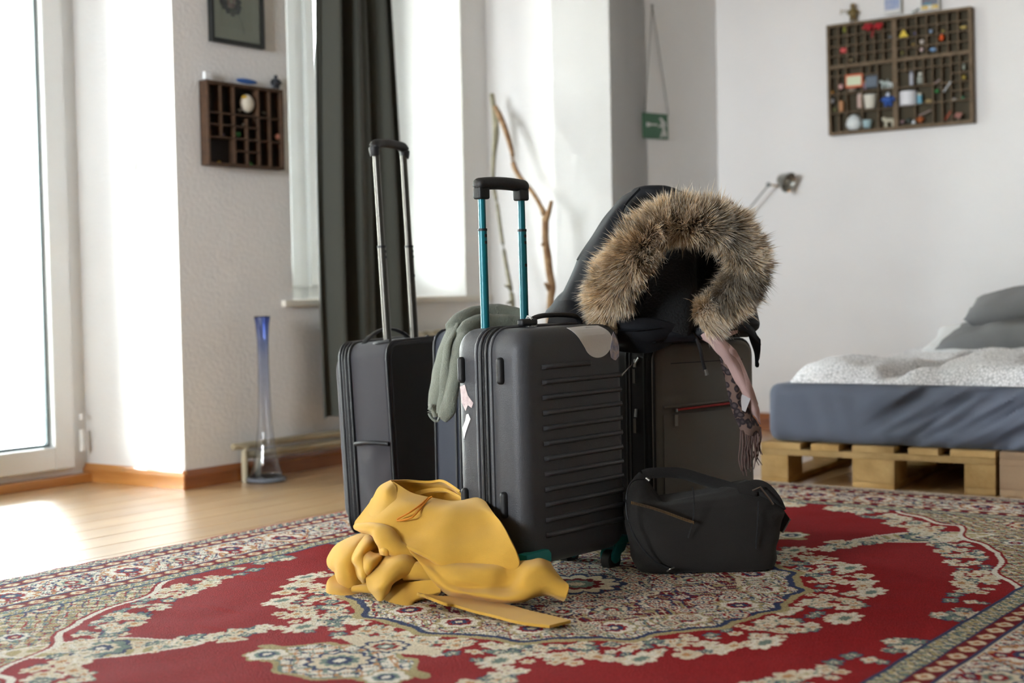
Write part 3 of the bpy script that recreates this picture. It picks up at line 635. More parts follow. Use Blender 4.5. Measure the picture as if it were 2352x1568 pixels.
def decal(name, pts, m, fn, lab=None, n=9):
    bm = bmesh.new(); vs = [bm.verts.new(p) for p in pts]; f = bm.faces.new(vs); bmesh.ops.triangulate(bm, faces=bm.faces[:]); 
    bmesh.ops.subdivide_edges(bm, edges=bm.edges[:], cuts=n, use_grid_fill=True); 
    for v in bm.verts: v.co = fn(v.co)
    me = bpy.data.meshes.new(name); bm.to_mesh(me); bm.free(); o = link(name, me, m, hc); 
    if lab: o['label'] = lab
    md = o.modifiers.new('s', 'SOLIDIFY'); md.thickness = .0006; return o
decal('round_sticker', out, m_stick, on_front, 'white drop-shaped sticker')
decal('torn_label', [Vector((0.327, 0, Z0+0.520)), Vector((0.334, 0, Z0+0.530)), Vector((0.348, 0, Z0+0.508)), Vector((0.354, 0, Z0+0.492)), Vector((0.353, 0, Z0+0.470)), Vector((0.340, 0, Z0+0.460)), Vector((0.332, 0, Z0+0.462)), Vector((0.322, 0, Z0+0.468)), Vector((0.319, 0, Z0+0.482)), Vector((0.328, 0, Z0+0.488))], m_torn, lambda p: Vector((p.x, -.0012+.04*max(0, p.x-.345)**1.0*.25, p.z)), 'torn paper label with blue pen marks')
def side(p): return Vector((-.0007+0*p.x, p.y, p.z))
decal('torn_sticker', [Vector((0, T-.020, Z0+.415)), Vector((0, T-.036, Z0+.420)), Vector((0, T-.045, Z0+.395)), Vector((0, T-.062, Z0+.378)), Vector((0, T-.056, Z0+.366)), Vector((0, T-.044, Z0+.372)), Vector((0, T-.036, Z0+.358)), Vector((0, T-.024, Z0+.378))], mat('torn_sticker_pink', '#d8c9c6', .6, c2='#b9a3a6', vscale=80, bump=.2), side)
decal('torn_sticker', [Vector((0, T-.045, Z0+.352)), Vector((0, T-.052, Z0+.340)), Vector((0, T-.042, Z0+.322)), Vector((0, T-.034, Z0+.306)), Vector((0, T-.028, Z0+.290)), Vector((0, T-.024, Z0+.318)), Vector((0, T-.034, Z0+.335)), Vector((0, T-.038, Z0+.350))], m_stick, side)
# ---- left soft case
c1 = empty('soft_suitcase', (0, 0, 0)); TH3 = math.atan2(.879, .477)
c1.matrix_world = Matrix.Translation((-.326, 3.95, .012)) @ Matrix.Rotation(-.040, 4, 'Y') @ Matrix.Rotation(TH3, 4, 'Z')
tag(c1, 'charcoal soft-sided suitcase with a tall bare metal pull handle, leftmost of the luggage', 'suitcase')
W1, T1, H1 = .36, .165, .545
rprism(MB(), W1, T1-.03, H1, .045, .018, 0, 0, 0, 8, 6).build('body', m_grey, c1, ang=50)
MB().rings([[(x, -.002, z) for x, z in rrect(W1-.03, H1-.03, .035, 6, .015, .015)], [(x, .004, z) for x, z in rrect(W1-.02, H1-.02, .04, 6, .01, .01)]]).build('back_panel', m_greyd, c1)
rprism(MB(), W1+.004, .030, H1-.012, .05, .010, -.004, T1-.032, .004, 8, 4).build('expander', m_zip, c1)
for yy, rr_, mm in ((.004, .0032, m_pip), (T1-.034, .0035, m_pip), (T1-.022, .0030, m_pole), (T1-.012, .003, m_pip), (T1-.003, .004, m_pip)):
    mb = MB(); tube_rr(mb, W1+.004, H1+.002, .047, yy, rr_, -.002, -.001, 8); mb.build('piping' if mm is m_pip else 'zip_teeth', m_pip, c1)
rprism(MB(), W1-.02, .035, H1-.06, .05, .015, .01, T1-.008, .03, 8, 4).build('front_pocket', m_grey, c1)
rs = MB(); rs.add([(-.0012, .012, .03), (-.0012, T1-.045, .03), (-.010, T1-.055, .15), (-.010, .03, .15), (-.006, T1-.045, .252), (-.006, .012, .252)], [(0, 1, 2, 3), (3, 2, 4, 5)])
G = [[(-.0015-b*.012*math.sin(math.pi*(y-.010)/(T1-.055)), y, z) for y in np.linspace(.010, T1-.045, 5)] for z, b in ((.018, .3), (.07, .5), (.14, .9), (.20, .7), (.258, .8))]
sd = MB(); sheet(sd, G, 5, .003, .004, 22); sd.build('side_pocket', m_grey, c1)
MB().tube([(-.011, .008, .262), (-.016, .05, .266), (-.016, .09, .266), (-.010, T1-.044, .262)], .0065, 10, sm=4).build('pocket_hem', m_pip, c1)
telescopic(c1, .057, .200, .035, 1.075, .812, H1-.03, .0118, m_pole)
gp = MB().tube([(.052, .035, 1.068), (.050, .035, 1.088), (.060, .035, 1.100), (.090, .035, 1.104), (.128, .035, 1.106), (.167, .035, 1.104), (.197, .035, 1.100), (.207, .035, 1.088), (.205, .035, 1.068)], [.013, .0155, .014, .012, .013, .012, .014, .0155, .013], 14, sm=4).build('grip', m_rub, c1)
MB().tube([(.03, .010, H1+.001), (.03, .062, H1-.006), (.10, .068, H1-.012), (.235, .068, H1-.012), (.235, .010, H1+.001)], .006, 8, sm=3).build('handle_recess_trim', m_pip, c1)
MB().tube([(.03, .10, H1-.006), (.06, .10, H1+.012), (.12, .10, H1+.030), (.19, .10, H1+.030), (.25, .10, H1+.010), (.27, .10, H1-.006)], .009, 8, sm=4, flat=.55).build('carry_handle', m_rub, c1)
# ---- navy case behind the hard shell
c2_ = empty('soft_suitcase', (-.075, 3.76, .012), THH); tag(c2_, 'navy soft suitcase squeezed behind the hard-shell one, under the green-grey sweater', 'suitcase')
W2, T2, H2 = .35, .20, .575
rprism(MB(), W2, T2, H2, .045, .022, 0, 0, 0, 8, 6).build('body', m_navy, c2_, ang=50)
for yy in (.012, T2*.5-.008, T2*.5+.008, T2-.012):
    mb = MB(); tube_rr(mb, W2+.002, H2+.002, .046, yy, .0038, -.001, -.001, 8); mb.build('piping', m_pip, c2_)
MB().tube([(.10, .09, H2-.004), (.13, .09, H2+.016), (.22, .09, H2+.018), (.25, .09, H2-.004)], .009, 8, sm=4, flat=.6).build('carry_handle', m_pip, c2_)
MB().tube([(-.004, T2*.5, .46), (-.008, T2*.5, .44), (-.006, T2*.5, .40)], .003, 8).build('zip_pull', mat('copper_pull', '#a8704a', .4, .8, bump=.02), c2_)
# ---- rear right case
TH4 = math.atan2(.579, .815)
c3 = empty('soft_suitcase', (.3676, 3.65, .012), TH4); tag(c3, 'dark taupe soft suitcase with a red pocket zipper, right of the hard-shell one', 'suitcase')
W3, T3, H3 = .36, .24, .545
rprism(MB(), W3, T3-.02, H3, .045, .02, 0, .02, 0, 8, 6).build('body', m_greyd, c3, ang=50)
rprism(MB(), W3-.014, .045, H3-.02, .042, .016, .007, 0, .01, 8, 6).build('front_panel', m_rear, c3, ang=50)
for yy, ins in ((.014, .007), (.044, 0), (.10, 0), (.115, 0)):
    mb = MB(); tube_rr(mb, W3-2*ins+.003, H3-2*ins+.003, .045, yy, .0032, ins-.0015, ins-.0015, 8); mb.build('piping', m_pip, c3)
mb = MB(); sheet(mb, [[(x, -.0035-.004*math.sin(math.pi*(x-.02)/.32), z) for x in np.linspace(.022, W3-.022, 5)] for z in (.05, .15, .25, .352)], 4, .003, .002, 14); mb.build('pocket', m_rear, c3)
mb = MB(); mb.tube([(.06, -.008, .3635), (.14, -.010, .366), (.22, -.010, .368), (.335, -.006, .370)], .0052, 8, sm=4, flat=.6); mb.build('red_zipper', mat('red_zipper', '#b8322c', .5, bump=.6, bscale=700), c3)
MB().tube([(.02, -.006, .372), (.14, -.009, .3745), (.34, -.006, .378)], .003, 8, sm=3).build('pocket_flap_edge', m_rear, c3)
zp = MB().tube([(.057, -.012, .366), (.056, -.014, .358)], .0045, 8).build('zip_slider', m_metal, c3); MB().box(.050, .061, -.016, -.013, .322, .352).build('zip_tab', m_metal, zp, smooth=False, bevel=.001)
MB().box(.052, .308, -.0015, .002, H3-.062, H3-.060).build('seam', m_pip, c3, smooth=False)
for zz in (.475, .345):
    a_ = MB().tube([(-.004, .075, zz+.02), (-.009, .072, zz)], .0045, 8).build('zip_slider', m_metal, c3); MB().box(-.013, -.009, .066, .078, zz-.042, zz-.004).build('zip_tab', m_pole, a_, smooth=False, bevel=.001)
a_ = MB().tube([(-.004, .06, .50), (-.008, .07, .485)], .0045, 8).build('zip_slider', m_metal, c3); MB().prism([Vector((-.010, .070, .488)), Vector((-.010, .076, .482)), Vector((-.030, .105, .452)), Vector((-.030, .097, .452))], (-.003, 0, 0)).build('zip_tab', m_pole, a_, smooth=False)
rbox(MB(), .018, .03, .05, .008, (W3+.004, .12, .46), n=5).build('side_handle', m_rub, c3)
telescopic(c3, .12, .24, T3-.045, .86, .74, H3-.02, .0105, m_pole, False)
rbox(MB(), .16, .03, .03, .013, (.18, T3-.045, .875), n=8).build('grip', m_rub, c3)
# ------------------------------------------------------------------ yellow coat in a heap
RZ = .0115
m_yel = mat('mustard_wool', '#d3a542', .95, bump=.35, bscale=900, sheen=.2, var=.03, vscale=30)
yc = empty('yellow_coat', F(1010, 1330), 0); tag(yc, 'mustard yellow wool coat lying crumpled on the rug against the suitcases', 'coat')
YO = Vector(yc.location)
def ysheet(name, rows, k=8, thick=.005, wr=.0, ws=16, parent=yc, m=m_yel, O=YO):
    mb = MB(); sheet(mb, [[P(*p)-O for p in r] for r in rows], k, thick, wr, ws, len(name)); 
    return mb
Y = MB()
def yadd(rows, k=8, thick=.006, wr=.004, ws=14):
    t = ysheet('', rows, k, thick, wr, ws); Y.add(t.v, t.f)
def ytube(pts, k=5, n=18, flat=.8):
    mb = MB().tube([P(x, y, z)-YO for x, y, z, r in pts], [r for x, y, z, r in pts], n, sm=k, flat=flat)
    v = [tuple(Vector(q)+Vector((mn.noise(Vector(q)*22), mn.noise(Vector(q)*22+Vector((5, 0, 0))), mn.noise(Vector(q)*22+Vector((0, 7, 0)))))*.004) for q in mb.v]; Y.add(v, mb.f)
# upper drape: a wide panel falling from the collar to its lower edge
yadd([[(905, 1112, 3.40), (940, 1136, 3.36), (972, 1146, 3.34), (1015, 1150, 3.33), (1060, 1148, 3.32), (1096, 1147, 3.30), (1116, 1155, 3.27)],
      [(872, 1150, 3.36), (915, 1160, 3.31), (965, 1168, 3.275), (1020, 1168, 3.265), (1070, 1166, 3.255), (1108, 1168, 3.235), (1134, 1178, 3.20)],
      [(838, 1188, 3.33), (890, 1196, 3.27), (945, 1200, 3.245), (1008, 1203, 3.212), (1062, 1202, 3.205), (1115, 1200, 3.19), (1155, 1207, 3.15)],
      [(842, 1206, 3.31), (888, 1217, 3.25), (945, 1232, 3.212), (1000, 1242, 3.178), (1058, 1245, 3.165), (1122, 1238, 3.145), (1172, 1238, 3.11)],
      [(868, 1214, 3.30), (900, 1232, 3.235), (948, 1256, 3.18), (1000, 1274, 3.145), (1058, 1278, 3.132), (1125, 1275, 3.11), (1186, 1268, 3.085)],
      [(886, 1220, 3.29), (908, 1243, 3.22), (952, 1264, 3.17), (1008, 1291, 3.13), (1062, 1299, 3.125), (1122, 1302, 3.10), (1194, 1296, 3.075)],
      [(892, 1224, 3.30), (915, 1246, 3.235), (955, 1267, 3.185), (1010, 1294, 3.145), (1064, 1302, 3.14), (1126, 1304, 3.115), (1182, 1309, 3.08)]], 9, .006, .013, 11)
# collar: standing band at the back and its turned front
yadd([[(900, 1150, 3.42), (940, 1152, 3.47), (985, 1152, 3.48), (1030, 1152, 3.45), (1064, 1150, 3.36)],
      [(893, 1124, 3.41), (938, 1122, 3.48), (985, 1122, 3.49), (1032, 1124, 3.46), (1060, 1140, 3.37)],
      [(896, 1106, 3.41), (935, 1105, 3.47), (985, 1108, 3.48), (1018, 1107, 3.45), (1050, 1126, 3.38)],
      [(898, 1105, 3.40), (935, 1104, 3.455), (985, 1106, 3.465), (1019, 1106, 3.435), (1055, 1128, 3.365)]], 7, .006, .002)
yadd([[(935, 1150, 3.40), (955, 1140, 3.42), (990, 1131, 3.43), (1025, 1130, 3.42), (1062, 1146, 3.35)], [(938, 1136, 3.41), (958, 1128, 3.43), (990, 1122, 3.44), (1022, 1122, 3.43), (1058, 1138, 3.36)]], 7, .004, .001)
yadd([[(898, 1105, 3.41), (903, 1110, 3.385), (910, 1118, 3.37)], [(875, 1120, 3.40), (890, 1128, 3.35), (912, 1138, 3.345)], [(858, 1146, 3.38), (885, 1152, 3.325), (918, 1158, 3.315)],
      [(832, 1180, 3.36), (868, 1190, 3.29), (905, 1192, 3.275)], [(817, 1200, 3.35), (846, 1212, 3.285), (882, 1214, 3.26)], [(817, 1215, 3.34), (838, 1226, 3.30), (870, 1224, 3.28)]], 8, .006, .005, 18)
# sleeve folded beneath, and the bunched folds on the left
ytube([(822, 1210, 3.33, .012), (850, 1214, 3.27, .018), (878, 1224, 3.24, .026), (896, 1246, 3.21, .030), (918, 1262, 3.20, .026), (960, 1270, 3.20, .020)], flat=.75)
def C5(rows): return [[(730+cx/3.856, 1080+cy/3.856, z) for cx, cy, z in r] for r in rows]
yadd(C5([[(440, 560, 3.40), (330, 585, 3.38), (230, 628, 3.38), (150, 690, 3.38), (104, 765, 3.39)], [(430, 590, 3.35), (335, 640, 3.31), (245, 690, 3.30), (165, 750, 3.32), (94, 800, 3.37)], [(400, 680, 3.31), (320, 730, 3.27), (240, 770, 3.265), (165, 820, 3.29), (103, 845, 3.35)],
    [(370, 800, 3.29), (310, 830, 3.255), (250, 850, 3.245), (190, 880, 3.265), (150, 890, 3.32)], [(390, 900, 3.27), (330, 925, 3.245), (270, 945, 3.235), (210, 960, 3.25), (160, 945, 3.30)], [(440, 985, 3.26), (380, 1005, 3.25), (320, 1025, 3.24), (250, 1045, 3.25), (185, 1020, 3.29)]]), 8, .008, .004, 20)
yadd(C5([[(440, 570, 3.33), (475, 600, 3.30), (530, 640, 3.29), (560, 680, 3.31)], [(385, 640, 3.30), (420, 655, 3.255), (475, 665, 3.26), (520, 675, 3.31)], [(318, 735, 3.29), (365, 730, 3.225), (420, 725, 3.23), (470, 715, 3.29)], [(298, 790, 3.28), (340, 800, 3.21), (400, 790, 3.205), (450, 760, 3.25)],
    [(335, 850, 3.26), (380, 870, 3.19), (430, 860, 3.185), (470, 820, 3.22)], [(352, 920, 3.25), (395, 945, 3.175), (440, 925, 3.18), (470, 880, 3.21)], [(375, 965, 3.24), (410, 988, 3.19), (440, 965, 3.20), (462, 930, 3.22)]]), 8, .008, .004, 24)
yadd(C5([[(535, 650, 3.25), (570, 660, 3.21), (610, 690, 3.20), (640, 720, 3.23)], [(548, 700, 3.23), (580, 705, 3.185), (620, 715, 3.18), (650, 745, 3.21)], [(560, 740, 3.22), (590, 745, 3.19), (625, 745, 3.19), (650, 755, 3.22)]]), 7, .007, .003, 24)
yadd(C5([[(960, 850, 3.20), (840, 765, 3.19), (735, 738, 3.19), (630, 765, 3.21), (545, 800, 3.24)], [(950, 870, 3.18), (840, 820, 3.155), (720, 805, 3.145), (600, 835, 3.17), (500, 870, 3.22)], [(930, 885, 3.17), (800, 880, 3.14), (680, 880, 3.125), (560, 900, 3.14), (455, 935, 3.19)],
    [(860, 910, 3.16), (740, 925, 3.13), (640, 950, 3.11), (540, 975, 3.12), (440, 965, 3.17)], [(720, 950, 3.16), (660, 985, 3.12), (600, 1020, 3.10), (530, 1045, 3.11), (455, 1040, 3.16)], [(650, 985, 3.17), (630, 1030, 3.13), (595, 1080, 3.11), (555, 1110, 3.115), (490, 1085, 3.15)], [(640, 1020, 3.17), (618, 1065, 3.145), (590, 1110, 3.12), (560, 1150, 3.12), (530, 1130, 3.14)]]), 8, .008, .003, 20)
yadd(C5([[(420, 690, 3.27), (470, 730, 3.24), (520, 745, 3.24), (580, 735, 3.25)], [(400, 770, 3.22), (440, 790, 3.185), (490, 795, 3.18), (560, 770, 3.21)], [(395, 850, 3.20), (435, 865, 3.165), (480, 860, 3.165), (530, 830, 3.20)], [(400, 900, 3.20), (430, 920, 3.175), (460, 910, 3.18), (490, 880, 3.21)]]), 7, .007, .003, 24)
ytube([(800, 1262, 3.37, .02), (800, 1300, 3.33, .035), (850, 1330, 3.28, .035), (900, 1340, 3.22, .03), (960, 1335, 3.18, .02)], flat=.6)
ytube([(925, 1318, 3.16, .018), (960, 1312, 3.16, .026), (1000, 1316, 3.15, .024), (1040, 1322, 3.12, .02)], flat=.8)
ytube([(812, 1352, 3.22, .012), (850, 1352, 3.20, .016), (890, 1356, 3.18, .016), (950, 1350, 3.17, .014)], flat=.7)
# lower body panel sweeping right into the cuff
yadd([[(915, 1248, 3.21), (985, 1272, 3.18), (1060, 1288, 3.15), (1130, 1290, 3.12), (1180, 1292, 3.10), (1218, 1292, 3.09), (1240, 1288, 3.10), (1262, 1293, 3.12)],
      [(935, 1262, 3.185), (992, 1292, 3.15), (1060, 1305, 3.10), (1125, 1312, 3.07), (1178, 1316, 3.07), (1215, 1303, 3.04), (1248, 1300, 3.04), (1275, 1316, 3.06)],
      [(958, 1285, 3.16), (1005, 1315, 3.12), (1060, 1330, 3.065), (1118, 1340, 3.055), (1165, 1345, 3.055), (1205, 1330, 3.02), (1250, 1322, 3.02), (1292, 1336, 3.03)],
      [(980, 1310, 3.135), (1018, 1336, 3.09), (1062, 1348, 3.07), (1112, 1352, 3.05), (1160, 1358, 3.03), (1208, 1352, 3.01), (1256, 1345, 3.01), (1306, 1348, 3.01)],
      [(1002, 1335, 3.11), (1032, 1356, 3.07), (1075, 1363, 3.04), (1120, 1370, 3.02), (1162, 1376, 3.00), (1205, 1372, 3.00), (1250, 1362, 3.02), (1302, 1368, 3.00)],
      [(1015, 1350, 3.12), (1042, 1366, 3.10), (1085, 1372, 3.08), (1125, 1378, 3.06), (1160, 1382, 3.04), (1200, 1380, 3.03), (1246, 1366, 3.05), (1296, 1378, 3.02)]], 8, .006, .006, 15)
# back of the heap so that it is a closed pile from every side
ytube([(850, 1165, 3.42, .03), (930, 1190, 3.40, .06), (1010, 1210, 3.33, .07), (1080, 1225, 3.27, .06), (1140, 1245, 3.20, .035)], flat=.9)
ytube([(840, 1270, 3.36, .03), (930, 1270, 3.34, .05), (1030, 1285, 3.25, .055), (1110, 1300, 3.17, .04), (1180, 1320, 3.10, .03), (1240, 1330, 3.06, .022)], flat=.8)
Yo = Y.build('body', m_yel, yc, ang=75)
# belt: loop on the left and the loose end lying on the rug
def belt(rows, name='belt'):
    mb = MB(); sheet(mb, [[P(*p)-YO for p in r] for r in rows], 7, .005, .006, 16); mb.build(name, m_yel, yc, ang=60)
belt([[(772, 1316, 3.31), (792, 1336, 3.28), (822, 1358, 3.245), (850, 1374, 3.215), (868, 1386, 3.185), (886, 1368, 3.165), (905, 1350, 3.155), (940, 1337, 3.15), (1000, 1332, 3.12)],
      [(756, 1328, 3.29), (768, 1350, 3.25), (802, 1368, 3.215), (838, 1382, 3.185), (868, 1391, 3.16), (893, 1376, 3.14), (922, 1362, 3.13), (955, 1354, 3.13), (1010, 1345, 3.11)],
      [(751, 1342, 3.28), (758, 1366, 3.23), (800, 1384, 3.19), (838, 1396, 3.155), (875, 1400, 3.13), (908, 1398, 3.10), (934, 1392, 3.09), (960, 1372, 3.11), (1012, 1358, 3.10)],
      [(754, 1350, 3.28), (760, 1372, 3.22), (806, 1389, 3.17), (840, 1400, 3.14), (880, 1404, 3.11), (918, 1406, 3.085), (940, 1402, 3.075), (952, 1380, 3.12), (1005, 1362, 3.12)]])
def onrug(px, py, h=0): q = F(px, py, RZ+h); return q
mb = MB(); G = [[(958, 1362), (1010, 1372), (1050, 1372), (1093, 1376), (1165, 1391), (1240, 1410), (1311, 1427)], [(962, 1364), (1015, 1380), (1050, 1384), (1082, 1392), (1150, 1408), (1220, 1423), (1286, 1434)], [(975, 1366), (1022, 1388), (1040, 1390), (1075, 1400), (1140, 1417), (1205, 1431), (1262, 1440)]]
hh = [.03, .018, .012, .010, .008, .008, .008]
sheet(mb, [[onrug(x, y, hh[j])-YO for j, (x, y) in enumerate(r)] for r in G], 6, .006, .0025, 14); mb.build('belt', m_yel, yc, ang=60)
m_or = mat('orange_cord', '#d98a24', .7, bump=.2)
mb = MB()
mb.tube([P(x, y, z)-YO for x, y, z in ((992, 1140, 3.31), (982, 1148, 3.30), (962, 1172, 3.255), (945, 1188, 3.232), (916, 1195, 3.240), (914, 1191, 3.243), (938, 1178, 3.245), (962, 1162, 3.27), (984, 1142, 3.31))], .0022, 7, sm=5)
mb.build('hanging_loop', m_or, yc, label='orange hanging loop')
# ------------------------------------------------------------------ green-grey sweater over the navy case
m_sw = mat('greygreen_knit', '#777c70', .95, bump=.6, bscale=360, sheen=.3, var=.05, vscale=40)
sw = empty('sweater', P(1010, 740, 3.75)); tag(sw, 'grey-green sweater draped over the navy suitcase with its sleeve hanging down', 'sweater'); SO = Vector(sw.location)
mb = MB()
def stube(pts, flat=.5, up=(0, 0, 1), n=18, k=6, amp=.003):
    t = MB().tube([P(x, y, z)-SO for x, y, z, r in pts], [r for *_, r in pts], n, sm=k, flat=flat, up=up)
    mb.add([tuple(Vector(q)+Vector((mn.noise(Vector(q)*26), mn.noise(Vector(q)*26+Vector((5, 0, 0))), mn.noise(Vector(q)*26+Vector((0, 7, 0)))))*amp) for q in t.v], t.f)
stube([(1212, 726, 3.86, .014), (1180, 722, 3.86, .022), (1140, 719, 3.84, .024), (1095, 722, 3.80, .024), (1060, 738, 3.74, .026), (1036, 770, 3.70, .028), (1020, 820, 3.66, .030), (1008, 880, 3.63, .028), (1000, 930, 3.62, .026), (1006, 955, 3.62, .018)], .55, (1, .9, 0))
stube([(1210, 738, 3.82, .012), (1170, 740, 3.80, .020), (1130, 740, 3.77, .022), (1095, 742, 3.73, .022), (1068, 762, 3.68, .022), (1052, 800, 3.64, .022), (1044, 850, 3.61, .024), (1036, 900, 3.59, .026), (1028, 940, 3.585, .026), (1016, 962, 3.59, .016)], .6, (1, .9, 0))
stube([(1050, 745, 3.71, .008), (1028, 800, 3.645, .012), (1022, 860, 3.615, .016), (1018, 920, 3.60, .018), (1012, 950, 3.60, .012)], .7, (1, .9, 0))
mb.build('knit', m_sw, sw, ang=70)
mb = MB(); mb.tube([P(x, y, z)-SO for x, y, z in ((990, 928, 3.595), (986, 945, 3.59), (992, 960, 3.585), (1003, 967, 3.585), (1010, 958, 3.585))], .006, 8, sm=4, flat=.6); mb.build('cuff', mat('cuff_knit', '#8b8f86', .95, bump=.6, bscale=300), sw)
# ------------------------------------------------------------------ black parka with fur-trimmed hood
m_park = mat('black_parka_cloth', '#14161b', .62, bump=.12, bscale=500, sheen=0, spec=.26); m_lin = mat('black_fleece', '#0c0c0e', .95, bump=.5, bscale=150, sheen=.05)
pk = empty('parka', (.46, 3.78, .55)); tag(pk, 'black parka with a fur-trimmed hood heaped over the rear suitcase handle', 'jacket'); PO = Vector(pk.location)
LV = [(427, 1478, 1530, 3.76, .03), (434, 1450, 1556, 3.76, .06), (455, 1424, 1602, 3.76, .09), (490, 1398, 1650, 3.76, .12), (530, 1372, 1690, 3.76, .14), (575, 1338, 1712, 3.76, .155), (600, 1326, 1718, 3.76, .16),
      (640, 1312, 1722, 3.75, .165), (675, 1290, 1727, 3.74, .17), (700, 1268, 1732, 3.73, .17), (722, 1254, 1737, 3.72, .17), (742, 1275, 1742, 3.72, .16), (760, 1340, 1742, 3.74, .13), (772, 1420, 1738, 3.76, .11)]
def lerpL(t):
    i = min(int(t), len(LV)-2); f = t-i; g = lambda k: Vector(LV[min(max(k, 0), len(LV)-1)][:2]+(LV[min(max(k, 0), len(LV)-1)][2],)); a = cm(g(i-1), g(i), g(i+1), g(i+2), f); q = [LV[i][k]*(1-f)+LV[i+1][k]*f for k in (3, 4)]
    return a.x, a.y, a.z, q[0], q[1]
mb = MB(); rs = []; NS = 96
for s_ in np.linspace(0, len(LV)-1, 90):
    y, l, r_, zc, dz = lerpL(float(s_)); pl_, pr_ = P(l, y, zc), P(r_, y, zc); c = (pl_+pr_)/2; a = (pr_.x-pl_.x)/2; ring = []
    for j in range(NS):
        t = 2*math.pi*j/NS; ct, st_ = math.cos(t), math.sin(t)
        p = Vector((c.x+a*math.copysign(abs(ct)**.85, ct), c.y+dz*math.copysign(abs(st_)**.9, st_), c.z+(pr_.z-pl_.z)/2*ct))
        # folds: long soft creases running down and out from the peak
        w = .014*mn.noise(Vector((p.x*9+p.z*4, p.y*7, p.z*3)))+.010*mn.noise(Vector((p.x*22+p.z*14, p.y*18, p.z*8)))-.013*max(0, .16-abs(mn.noise(Vector((p.x*4.5-p.z*8, 2, p.z*4)))))/.16
        dpx = 1176+(p.x/p.y)*FPX; dpy = 661-(p.z-CAMH)/p.y*FPX-.02*(dpx-1176)
        if st_ < 0:
            e = ((dpx-1600)/105)**2+((dpy-625)/110)**2
            if e < 1: p.y += .16*(1-e)**.6
        n_ = Vector((ct, st_, 0)); ring.append(p+n_*w*min(1, s_/2)-PO)
    rs.append(ring)
mb.rings(rs); mb.build('shell', m_park, pk, ang=80)
def psheet(name, rows, m=m_park, k=8, thick=.006, wr=.004, ws=14, lab=None):
    mb = MB(); sheet(mb, [[P(*p)-PO for p in r] for r in rows], k, thick, wr, ws, len(name)); o = mb.build(name, m, pk, ang=75)
    if lab: o['label'] = lab
    return o
# shoulder seam and left sleeve folds
psheet('sleeve', [[(1470, 432, 3.62), (1438, 470, 3.60), (1420, 520, 3.585), (1412, 570, 3.575), (1404, 600, 3.57)], [(1440, 446, 3.66), (1408, 490, 3.61), (1384, 535, 3.585), (1372, 570, 3.575), (1372, 585, 3.58)], [(1420, 462, 3.72), (1385, 505, 3.68), (1355, 552, 3.64), (1338, 580, 3.62), (1326, 598, 3.62)]], wr=.003)
psheet('sleeve', [[(1400, 588, 3.575), (1392, 640, 3.57), (1388, 690, 3.565), (1400, 740, 3.55)], [(1366, 586, 3.575), (1352, 640, 3.57), (1345, 695, 3.565), (1350, 748, 3.55)], [(1340, 588, 3.60), (1322, 640, 3.59), (1305, 690, 3.585), (1300, 745, 3.56)], [(1326, 600, 3.63), (1306, 650, 3.62), (1284, 700, 3.61), (1268, 738, 3.59)]], wr=.006, ws=10)
psheet('sleeve', [[(1320, 655, 3.62), (1330, 690, 3.58), (1338, 720, 3.55), (1345, 745, 3.53)], [(1296, 672, 3.62), (1300, 702, 3.575), (1300, 728, 3.55), (1302, 744, 3.53)], [(1272, 700, 3.64), (1268, 716, 3.61), (1262, 730, 3.58), (1258, 742, 3.56)]], wr=.004, ws=16)
# folded front panel lying over the shoulder of the rear case
psheet('front_panel', [[(1330, 748, 3.52), (1375, 742, 3.505), (1425, 735, 3.495), (1480, 730, 3.49), (1530, 738, 3.51), (1575, 752, 3.54)], [(1345, 764, 3.53), (1385, 765, 3.51), (1430, 768, 3.50), (1480, 770, 3.50), (1528, 768, 3.52), (1570, 764, 3.55)],
       [(1420, 786, 3.55), (1430, 788, 3.53), (1450, 790, 3.515), (1480, 792, 3.515), (1512, 784, 3.53), (1545, 776, 3.56)], [(1395, 798, 3.57), (1430, 806, 3.55), (1462, 809, 3.535), (1495, 808, 3.53), (1522, 798, 3.55), (1560, 778, 3.58)]])
psheet('front_panel', [[(1500, 742, 3.53), (1545, 750, 3.535), (1590, 762, 3.555)], [(1510, 765, 3.525), (1550, 768, 3.525), (1596, 774, 3.55)], [(1520, 784, 3.54), (1560, 782, 3.54), (1602, 784, 3.565)]], wr=.003)
for q in (((1340, 752, 3.535), (1400, 756, 3.50), (1460, 758, 3.487), (1520, 752, 3.50)), ((1430, 782, 3.53), (1465, 788, 3.515), (1505, 786, 3.52))): MB().tube([P(*k)-PO for k in q], [.002, .006, .006, .002][:len(q)], 8, sm=5, flat=.5).build('seam', m_park, pk)
# inner flap of the hood: soft fleece falling in two folds
psheet('hood_lining', [[(1530, 560, 3.68), (1555, 535, 3.70), (1600, 520, 3.72), (1640, 540, 3.72), (1672, 575, 3.70)], [(1500, 620, 3.60), (1545, 605, 3.60), (1592, 590, 3.63), (1605, 610, 3.70), (1665, 620, 3.72)], [(1485, 680, 3.555), (1540, 670, 3.55), (1590, 660, 3.58), (1600, 670, 3.66), (1640, 660, 3.69)],
       [(1470, 730, 3.53), (1530, 730, 3.52), (1580, 725, 3.54), (1592, 720, 3.60), (1615, 705, 3.64)], [(1480, 768, 3.54), (1530, 775, 3.53), (1578, 770, 3.54), (1590, 750, 3.58), (1600, 735, 3.61)]], m_lin, wr=.005, ws=9)
